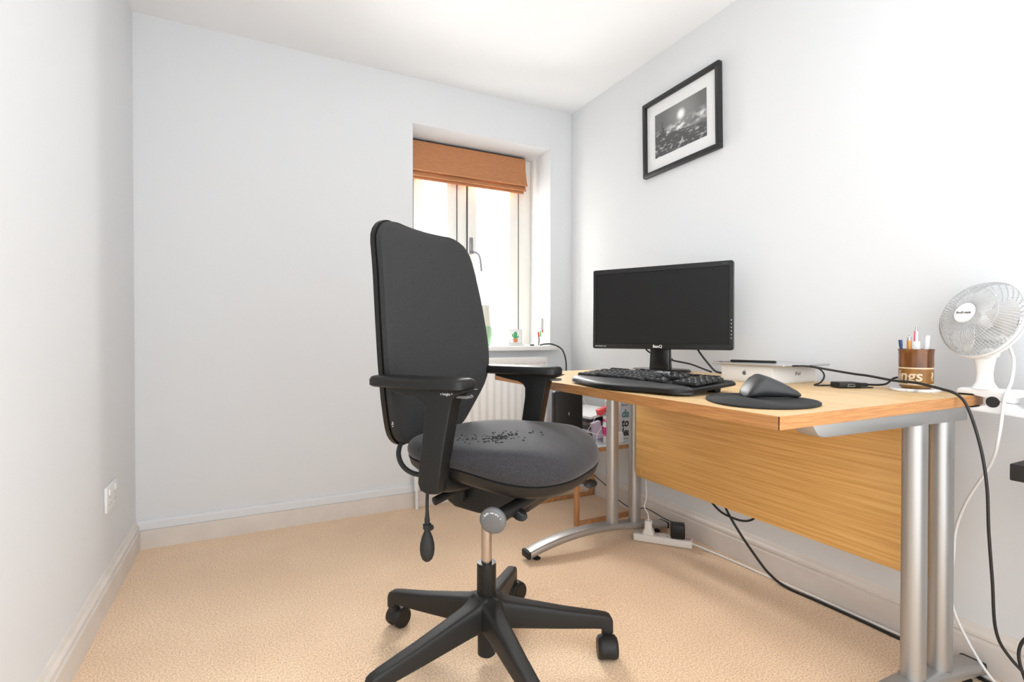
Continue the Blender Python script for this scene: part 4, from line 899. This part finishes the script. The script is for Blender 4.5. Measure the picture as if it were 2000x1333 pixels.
# ------------------------------------------------------------------ low wooden stand with its things
SX0, SX1, SY0, SY1, SZ = 1.36, 1.728, 2.00, 2.385, 0.362
st = empty('wooden_stand', (1.544, 2.19, 0), 'low orange wood frame stand with glass top beyond desk', 'stand'); sto = Vector((1.544, 2.19, 0)); w = 0.020
for x in (SX0, SX1 - w):
    for y in (SY0, SY1 - w): MB().box(Vector((x, y, 0)) - sto, Vector((x + w, y + w, SZ - w)) - sto, 0.001).build('leg', M['oak'], st)
for y in (SY0, SY1 - w):
    for z in (0.0, SZ - w): MB().box(Vector((SX0 + (w if z == 0 else 0), y, z)) - sto, Vector((SX1 - (w if z == 0 else 0), y + w, z + w)) - sto, 0.001).build('cross_rail', M['oak'], st)
for x in (SX0, SX1 - w): MB().box(Vector((x, SY0 + w, SZ - w)) - sto, Vector((x + w, SY1 - w, SZ)) - sto, 0.001).build('side_rail', M['oak'], st)
gt = mat('glass_shelf', (0.80, 0.88, 0.95), 0.08, 0.0); MB().box(Vector((SX0 + 0.002, SY0 + 0.002, SZ)) - sto, Vector((SX1 - 0.002, SY1 - 0.002, SZ + 0.006)) - sto, 0.001).build('shelf_top', gt, st, 'pale blue glass top')
T = SZ + 0.0062
rt = empty('network_router', (1.337, 2.035, 0), 'black upright router box behind the chair seat', 'router', math.radians(-8)); rt.location.z = T
rt.location.x = 1.392; rt.location.y = 2.125
MB().box((-0.078, -0.020, 0.010), (0.078, 0.024, 0.262), 0.012, 3).build('router_body', M['blackplastic'], rt); MB().box((-0.05, -0.03, 0.0), (0.05, 0.03, 0.012), 0.003).build('router_foot', M['blackplastic'], rt)
text_obj('emblem', 'E', 0.02, M['print'], frame_m((0.0, -0.0204, 0.15), (1, 0, 0), (0, 0, 1)), rt, sx=0.6)
cable('router_cable', [(1.398, 2.135, T + 0.261), (1.392, 2.142, T + 0.285), (1.395, 2.18, T + 0.305), (1.46, 2.32, T + 0.29), (1.60, 2.49, T + 0.18), (1.64, 2.50, T + 0.09)], 0.0032, M['cable'], 'black cable rising from the top of router')
# stack of magazines, notebook on top
z = T; magc = [((0.30, 0.32, 0.36), 0.020, 'grey'), ((0.20, 0.16, 0.12), 0.016, 'brown'), ((0.45, 0.46, 0.50), 0.018, 'pale grey'), ((0.06, 0.055, 0.05), 0.022, 'dark'), ((0.16, 0.13, 0.11), 0.016, 'brown-black'), ((0.03, 0.03, 0.03), 0.014, 'black')]
lab = ['grey magazine at bottom of the stack on wooden stand', 'brown magazine second from bottom of the stack', 'pale grey magazine third in the stack on stand', 'thick dark magazine in the middle of the stack', 'brown-black magazine below the topmost of the stack', 'black magazine on top of the stack under notebook']
for i, (c_, hgt, nm) in enumerate(magc):
    o = MB().box((-0.085, -0.11, 0), (0.085, 0.11, hgt - 0.0006), 0.0015).build('magazine', mat('cover_' + nm.replace(' ', '_').replace('-', '_'), c_, 0.45), None, None, 30, (1.600, 2.250 + 0.003 * (i % 2), z)); o.rotation_euler = (0, 0, math.radians((-4, 3, -2, 5, 0, 2)[i])); tag(o, lab[i], 'magazine', 'magazines stacked on the wooden stand'); z += hgt
nb = empty('spiral_notebook', (1.60, 2.24, z), 'white spiral notebook lying tilted on the magazine stack', 'notebook', math.radians(-12)); nb.rotation_euler = (0, math.radians(-8), math.radians(6)); nb.location.z = z + 0.0135
MB().box((-0.09, -0.118, 0.0), (0.09, 0.125, 0.004), 0.0005).build('back_cover', M['printgrey'], nb, 'dark card back'); MB().box((-0.089, -0.117, 0.004), (0.089, 0.124, 0.016), 0.001).build('pages', M['paper'], nb)
for i in range(12): MB().tube([(-0.080 + i * 0.0146, 0.123, 0.0), (-0.080 + i * 0.0146, 0.129, 0.008), (-0.080 + i * 0.0146, 0.120, 0.018)], 0.0009, 6, 3).build('spiral_ring', M['printblack'], nb)
# wire rack with packets in front of the stack
wk = empty('wire_rack', (1.587, 2.058, T), 'white wire magazine rack on the wooden stand', 'rack'); 
for yy in (-0.042, 0.042):
    b = MB(); b.tube([(-0.095, yy, 0.002), (-0.095, yy, 0.055), (-0.02, yy, 0.15), (0.025, yy, 0.20), (0.025, yy, 0.002), (-0.095, yy, 0.002)], 0.0016, 6); b.build('side_wire', M['white'], wk)
for x, z_ in ((-0.095, 0.055), (-0.095, 0.002), (-0.02, 0.15), (0.025, 0.20), (0.025, 0.002), (-0.035, 0.002)):
    MB().cyl((x, -0.042, z_), (x, 0.042, z_), 0.0014, n=6).build('cross_wire', M['white'], wk)
for yy in (-0.042,):
    b = MB(); b.tube([(-0.095, yy, 0.055), (-0.03, yy, 0.045), (0.025, yy, 0.11)], 0.0013, 6); b.tube([(-0.035, yy, 0.002), (-0.035, yy, 0.045)], 0.0013, 6); b.build('brace_wire', M['white'], wk)
mag = mat('magenta_packet', (0.72, 0.05, 0.24), 0.4); mauve = mat('mauve_packet', (0.50, 0.42, 0.55), 0.4); redp = mat('red_packet', (0.72, 0.08, 0.09), 0.4)
pk = empty('pink_packet', (1.575, 2.042, T + 0.002), 'pink and white packet standing in the wire rack', 'packet')
MB().box((-0.022, -0.010, 0), (0.030, 0.010, 0.135), 0.002).build('packet_body', M['paper'], pk)
for z0_, z1_ in ((0.035, 0.08), (0.105, 0.12)): MB().box((-0.0225, -0.0106, z0_), (0.0305, 0.0106, z1_), 0.001).build('pink_band', mag, pk)
o = MB().box((-0.026, -0.012, 0), (0.022, 0.012, 0.085), 0.002).build('mauve_packet', mauve, None, None, 30, (1.535, 2.060, T + 0.026)); o.rotation_euler = (0, math.radians(-14), 0); tag(o, 'mauve foil packet leaning in left of wire rack', 'packet')
o = MB().box((-0.040, -0.016, 0), (0.028, 0.016, 0.03), 0.004).build('red_packet', redp, None, None, 30, (1.580, 2.072, T + 0.146)); o.rotation_euler = (0, math.radians(-16), 0); tag(o, 'red pouch lying on top of the wire rack packets', 'packet')
# books standing right of the rack, front cover toward the room
bk = empty('paperback_book', (1.706, 2.022, T), 'pale grey paperback with teal and black cover lettering', 'book')
MB().box((-0.066, 0, 0), (0.046, 0.020, 0.205), 0.001).build('book_cover', mat('pale_grey_cover', (0.60, 0.61, 0.63), 0.5), bk); MB().box((-0.062, 0.002, -0.0), (0.0465, 0.018, 0.2052)).build('pages', M['paper'], bk, smooth=0)
teal = mat('teal_ink', (0.07, 0.22, 0.23), 0.6)
for tx, zc, sz, m_, off in (('Bren\u00e9 Brown', 0.187, 0.017, M['printblack'], 0.0), ('dare', 0.142, 0.056, teal, 0.0016), ('to', 0.096, 0.056, M['printblack'], 0.0016), ('lead', 0.050, 0.056, M['printblack'], 0.0016)):
    text_obj('lettering', tx, sz, m_, frame_m((-0.060, -0.0003, zc), (1, 0, 0), (0, 0, 1)), bk, 0.0003, off, 0.18 if off else 0.0, None, 'LEFT', 0.88 if off else 0.95)
MB().box((-0.058, -0.0005, 0.0165), (0.030, 0.0002, 0.0190)).build('print_line', M['printgrey'], bk, smooth=0)
sp_l = ['white thin book with dark spine lettering behind the paperback', 'pale lilac book second behind the lettered paperback', 'cream book third behind the lettered paperback', 'white book furthest back behind the lettered paperback']
for i, c_ in enumerate(((0.80, 0.80, 0.80), (0.62, 0.60, 0.68), (0.72, 0.68, 0.60), (0.78, 0.78, 0.78))):
    th = 0.020; yb = 2.022 + 0.0215 + i * 0.0212
    e = empty('book', (1.690, yb, T), sp_l[i], 'book', 0, 'pale books behind the paperback')
    MB().box((-0.066, 0, 0), (0.060, th, 0.215 - 0.004 * (i % 2)), 0.001).build('book_cover', mat('spine_%d' % i, c_, 0.6), e)
    for z0_, z1_ in ((0.165, 0.192), (0.128, 0.160), (0.100, 0.122), (0.040, 0.062)):
        MB().box((-0.0664, th / 2 - 0.0022, z0_), (-0.0658, th / 2 + 0.0022, z1_)).build('print_line', M['printgrey'], e, smooth=0)
wc = MB().box((-0.018, -0.010, 0), (0.016, 0.010, 0.055), 0.005).build('white_charger', M['white'], None, None, 30, (1.640, 1.988 + 0.018, T)); wc.rotation_euler = (0, math.radians(-8), 0); wc.location = (1.628, 2.0080, T + 0.003); tag(wc, 'small white charger block leaning before the books', 'charger')

# ------------------------------------------------------------------ power strip, plugs and floor cables
ps0 = Vector((1.512, 1.770, 0)); ps1 = Vector((1.668, 1.580, 0)); pm_ = (ps0 + ps1) / 2; pa = math.atan2(ps1.y - ps0.y, ps1.x - ps0.x); pl = (ps1 - ps0).length / 2
strip = empty('power_strip', (pm_.x, pm_.y, 0), 'ivory extension socket strip on carpet by skirting board', 'power strip', pa)
MB().box((-pl, -0.028, 0.002), (pl, 0.028, 0.034), 0.006, 3).build('strip_body', M['offwhite'], strip)
for x in (-0.085, -0.03, 0.03): 
    for dx, dy in ((0, 0.010), (-0.010, -0.008), (0.010, -0.008)): MB().box((x + dx - 0.003, dy - 0.002, 0.0338), (x + dx + 0.003, dy + 0.002, 0.0344)).build('pin_slot', M['printgrey'], strip, smooth=0)
MB().box((pl - 0.028, -0.012, 0.0338), (pl - 0.008, 0.012, 0.0346), 0.0).build('rating_label', mat('red_print_label', (0.62, 0.36, 0.34), 0.6), strip, 'label with red print', smooth=0)
def on_strip(x, y=0): return pm_ + Vector((x * math.cos(pa) - y * math.sin(pa), x * math.sin(pa) + y * math.cos(pa), 0.0346))
pg = empty('white_plug', on_strip(-0.060), 'ivory three-pin plug in the left of power strip', 'plug', pa)
b = MB(); R = [[Vector((p.x, p.y, z_)) for p in superell(0, 0, a_, c_, 4, 28)] for z_, a_, c_ in ((0.0, 0.026, 0.024), (0.010, 0.024, 0.022), (0.022, 0.017, 0.018), (0.052, 0.016, 0.017), (0.056, 0.013, 0.014))]
b.rings(R); b.build('plug_body', M['offwhite'], pg); MB().box((0.0155, -0.006, 0.030), (0.0175, 0.006, 0.044), 0.001).build('fuse_slot', M['printblack'], pg); MB().cyl((0, 0, 0.055), (0, 0.0, 0.066), 0.004, n=10).build('strain_relief', M['offwhite'], pg)
pp = on_strip(-0.060)
cable('thin_white_cable', [pp + Vector((0, 0, 0.062)), pp + Vector((0.0, 0.006, 0.085)), pp + Vector((-0.014, 0.012, 0.115)), pp + Vector((0.004, 0.02, 0.145)), pp + Vector((0.006, 0.022, 0.19)), pp + Vector((0.006, 0.03, 0.26))], 0.0026, M['whitecable'], 'thin white cord rising from the ivory plug')
ba = empty('black_power_adapter', on_strip(0.062), 'black cube mains adapter in right of power strip', 'adapter', pa + 0.15)
MB().box((-0.029, -0.026, 0.001), (0.029, 0.026, 0.060), 0.005).build('adapter_body', M['blackplastic'], ba); MB().box((0.0288, -0.006, 0.030), (0.0296, 0.006, 0.048)).build('rating_label', M['print'], ba, smooth=0)
qq = on_strip(0.062)
cable('thin_black_cable', [qq + Vector((-0.01, 0.020, 0.061)), qq + Vector((-0.03, 0.06, 0.072)), (1.66, 1.86, 0.085), (1.70, 2.0, 0.035), (1.705, 2.12, 0.045), (1.695, 2.22, 0.10), (1.68, 2.30, 0.135)], 0.0023, M['cable'], 'thin black cord running left from the cube adapter')
cable('white_extension_cord', [(1.665, 1.584, 0.018), (1.680, 1.562, 0.012), (1.700, 1.48, 0.005), (1.706, 1.38, 0.005), (1.712, 1.22, 0.005), (1.720, 1.06, 0.005), (1.722, 0.92, 0.005), (1.726, 0.80, 0.005), (1.722, 0.70, 0.005), (1.71, 0.60, 0.005), (1.69, 0.45, 0.005)], 0.0045, M['whitecable'], 'thick white cord along the foot of skirting board', 'cord')
cable('floor_black_cable', [(1.565, 1.400, 0.42), (1.60, 1.392, 0.32), (1.63, 1.375, 0.23), (1.655, 1.335, 0.15), (1.675, 1.29, 0.085), (1.690, 1.24, 0.03), (1.694, 1.17, 0.005), (1.700, 1.06, 0.005), (1.705, 0.92, 0.005), (1.705, 0.82, 0.005), (1.712, 0.74, 0.006), (1.70, 0.66, 0.006), (1.68, 0.56, 0.005), (1.66, 0.48, 0.005)], 0.0046, M['cable'], 'black cable dropping behind panel then along skirting board')
cable('sagging_cable', [(1.585, 1.45, 0.36), (1.60, 1.435, 0.27), (1.615, 1.40, 0.225), (1.625, 1.35, 0.210), (1.625, 1.29, 0.215), (1.615, 1.24, 0.245), (1.60, 1.21, 0.30)], 0.0042, M['cable'], 'black cable sagging in a loop below the panel')

# ------------------------------------------------------------------ dark table at the right edge of the picture
tb2 = empty('dark_side_table', (1.62, 0.23, 0), 'black wooden table corner at the far right edge', 'table'); t2 = Vector((1.62, 0.23, 0))
MB().box(Vector((1.52, -0.05, 0.575)) - t2, Vector((1.73, 0.515, 0.613)) - t2, 0.003).build('table_top', mat('ebonised_wood', (0.018, 0.017, 0.016), 0.55), tb2)
for x in (1.53, 1.69):
    for y in (-0.03, 0.36): MB().box(Vector((x, y, 0)) - t2, Vector((x + 0.03, y + 0.03, 0.575)) - t2, 0.002).build('leg', bpy.data.materials['ebonised_wood'], tb2)
